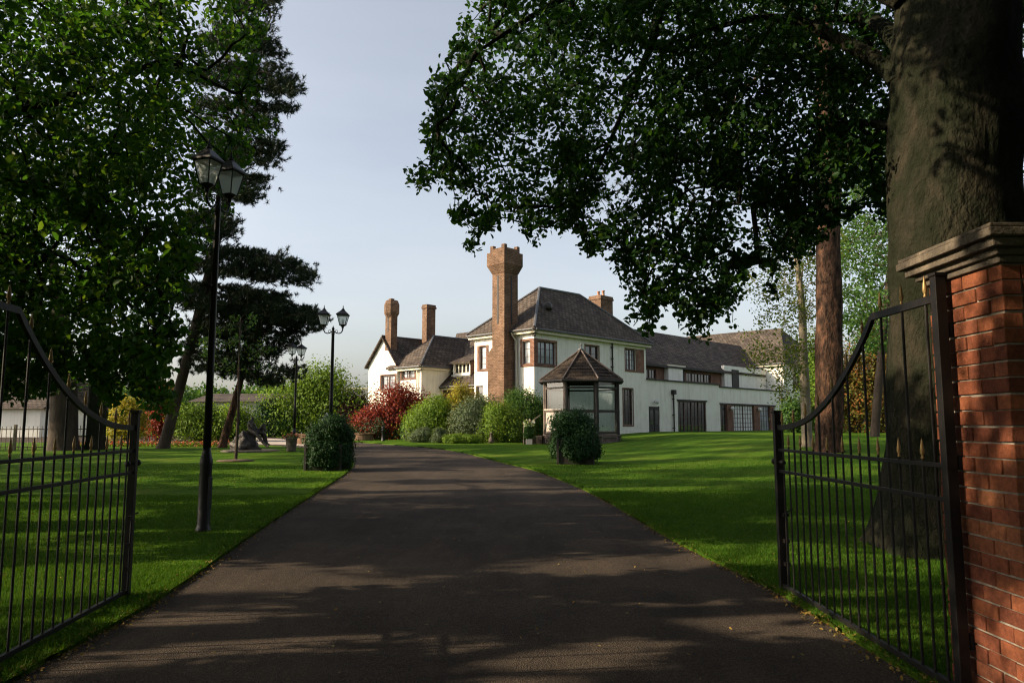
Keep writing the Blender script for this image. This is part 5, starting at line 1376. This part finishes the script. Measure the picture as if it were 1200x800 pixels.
# --- shrubs by the house (px centre, base y, width px, top y, material, leaf, label, name)
random.seed(13)
SH = [(370, 512, 124, 426, 'leaf_bright', .16, 'big rounded yellow-green tree-like laurel behind the farthest lamp post', 'laurel'),
      (412, 512, 52, 456, 'leaf_maroon', .12, 'dark purple-brown shrub between the laurel and the red acer', 'shrub'),
      (338, 511, 38, 478, 'leaf_mid', .12, 'mid green shrub at the left foot of the big laurel', 'shrub'),
      (312, 513, 44, 466, 'leaf_dark', .13, 'dark green bush behind the bronze sculpture', 'shrub'),
      (235, 517, 66, 470, 'leaf_bright', .12, 'loose yellow-green bush left of the nearest lamp post pole', 'shrub'),
      (277, 517, 56, 474, 'leaf_bright', .12, 'yellow-green bush right of the nearest lamp post pole', 'shrub'),
      (186, 517, 34, 448, 'leaf_red', .12, 'russet small-leaved maple by the left gate post', 'maple'),
      (148, 519, 44, 462, 'leaf_yellow', .12, 'yellow shrub glimpsed through the left gate', 'shrub'),
      (470, 514, 70, 444, 'leaf_red', .13, 'crimson acer with layered foliage in front of the white gable', 'acer'),
      (438, 513, 46, 470, 'leaf_red', .12, 'lower crimson acer spreading left of the taller one', 'acer'),
      (444, 514.5, 46, 487, 'leaf_grey', .08, 'loose grey-green bush below the crimson acer', 'shrub'),
      (463, 515.5, 26, 498, 'leaf_grey', .06, 'small clipped dome bush behind the black bollard', 'shrub'),
      (422, 515, 34, 494, 'leaf_mid', .08, 'low mid-green plant behind the black bollard', 'shrub'),
      (492, 514, 44, 478, 'leaf_mid', .09, 'green shrub right of the crimson acer', 'shrub'),
      (512, 513, 66, 462, 'leaf_bright', .10, 'wide yellow-green shrub against the low brick wall', 'shrub'),
      (540, 514, 50, 448, 'leaf_yellow', .10, 'golden yellow shrub left of the tall chimney', 'shrub'),
      (556, 513, 40, 455, 'leaf_yellow', .10, 'second golden shrub, under the small left-hand house window', 'shrub'),
      (508, 516, 24, 488, 'leaf_red', .07, 'narrow red-leaved shrub in the middle of the border', 'shrub'),
      (525, 517, 46, 476, 'leaf_mid', .08, 'glossy green upright shrub in the middle of the border', 'shrub'),
      (485, 517, 26, 500, 'leaf_grey', .06, 'small pale clump near the red bedding flowers', 'shrub'),
      (493, 519, 26, 499, 'leaf_grey', .06, 'round clipped grey-green bush, left one of the pair in the border', 'shrub'),
      (516, 519.5, 22, 500, 'leaf_grey', .06, 'round clipped grey-green bush, right one of the pair in the border', 'shrub'),
      (560, 518, 60, 462, 'leaf_grey', .09, 'tall silvery green shrub below the chimney stack', 'shrub'),
      (590, 519, 50, 470, 'leaf_bright', .09, 'lime green shrub standing out in front of the tall chimney', 'shrub'),
      (576, 518, 40, 482, 'leaf_grey', .08, 'lower silvery shrub behind the little stone post', 'shrub'),
      (612, 518, 52, 455, 'leaf_mid', .09, 'tall dark-flecked green shrub beside the gazebo', 'shrub'),
      (604, 519, 36, 490, 'leaf_mid', .08, 'lower green shrub between the lime shrub and the rose pot', 'shrub'),
      (534, 520, 26, 507, 'leaf_bright', .06, 'low bright green edging plant, left of two at the lawn edge', 'shrub'),
      (553, 520, 26, 508, 'leaf_bright', .06, 'low bright green edging plant, right of two at the lawn edge', 'shrub'),
      (632, 517, 34, 460, 'leaf_mid', .09, 'leafy shrub half hidden by the left side of the gazebo', 'shrub')]
SHY = {}
for (cx, by, wp, ty, mat, lf, lab, nm) in SH:
    if cx > 480 and by < 515.5: g_ = P(cx, 500, 43.2 if cx > 500 else 45); g_.z = ground(g_.x, g_.y)
    elif cx > 425: g_ = G(cx, by) if by > 515.5 else P(cx, 500, 46)
    else: g_ = G(cx, by) if by > 513.5 else P(cx, 500, 52)
    if cx > 425 and g_.y > 46.5: g_ = P(cx, 500, 46)
    g_.z = ground(g_.x, g_.y)
    k = g_.y/867; top = P(cx, ty, g_.y).z
    shrub(nm, lab, 'tree' if nm in ('acer', 'maple') else 'shrub', g_, wp*k*1.05, (top-g_.z)*1.04, mat, lf, .62, 'border shrubs before the house' if cx > 425 else 'shrubs behind the left lawn', depth=min(wp*k*.9, 3.2), lobes=10, loose=.3 if lf > .07 else 0)
# red creeper patch by the chimney foot
# --- far-off belt of trees beyond the low buildings at the left
random.seed(31); C = []
for i in range(130):
    x = random.uniform(-92, -16); y = 84+random.uniform(-5, 6); h = 4.3+1.5*mnoise.noise(Vector((x*.13, 0, 0)))+random.uniform(-.6, .6)
    r = random.uniform(1.3, 2.4); n_ = 230; d = unit(RNG.normal(size=(n_, 3)))*RNG.uniform(.4, 1.1, (n_, 1))
    for zc in (h*.35, h*.8): C.append(d*np.array([[r, r, h*.38]])+np.array([[x, y, zc+.8]]))
tag(leaf_mesh('distant_trees', np.concatenate(C), .42, 'leaf_mid'), 'far-off belt of dull green trees closing the view behind the low buildings', 'trees', kind='stuff')
# --- shading trees round the frame (left ones shadow lawn and drive; the others are added to block skylight)
random.seed(SEED)
for (x, y, h, x0, x1, y0, y1, z0, z1, n_, r0_, r1_, lab) in OFF:
    b0 = Vector((x, y, ground(x, y))); cl = []; tries = 0
    while len(cl) < n_ and tries < 20000:
        tries += 1
        r = random.uniform(r0_, r1_); p = Vector((random.uniform(x0, x1), random.uniform(y0, y1), random.uniform(z0, z1)))
        if out_of_view(p, r) and not (x < 0 and in_gap(p)): cl.append((p, r))
    clumps('unseen_shade_tree', lab, b0, h, cl)
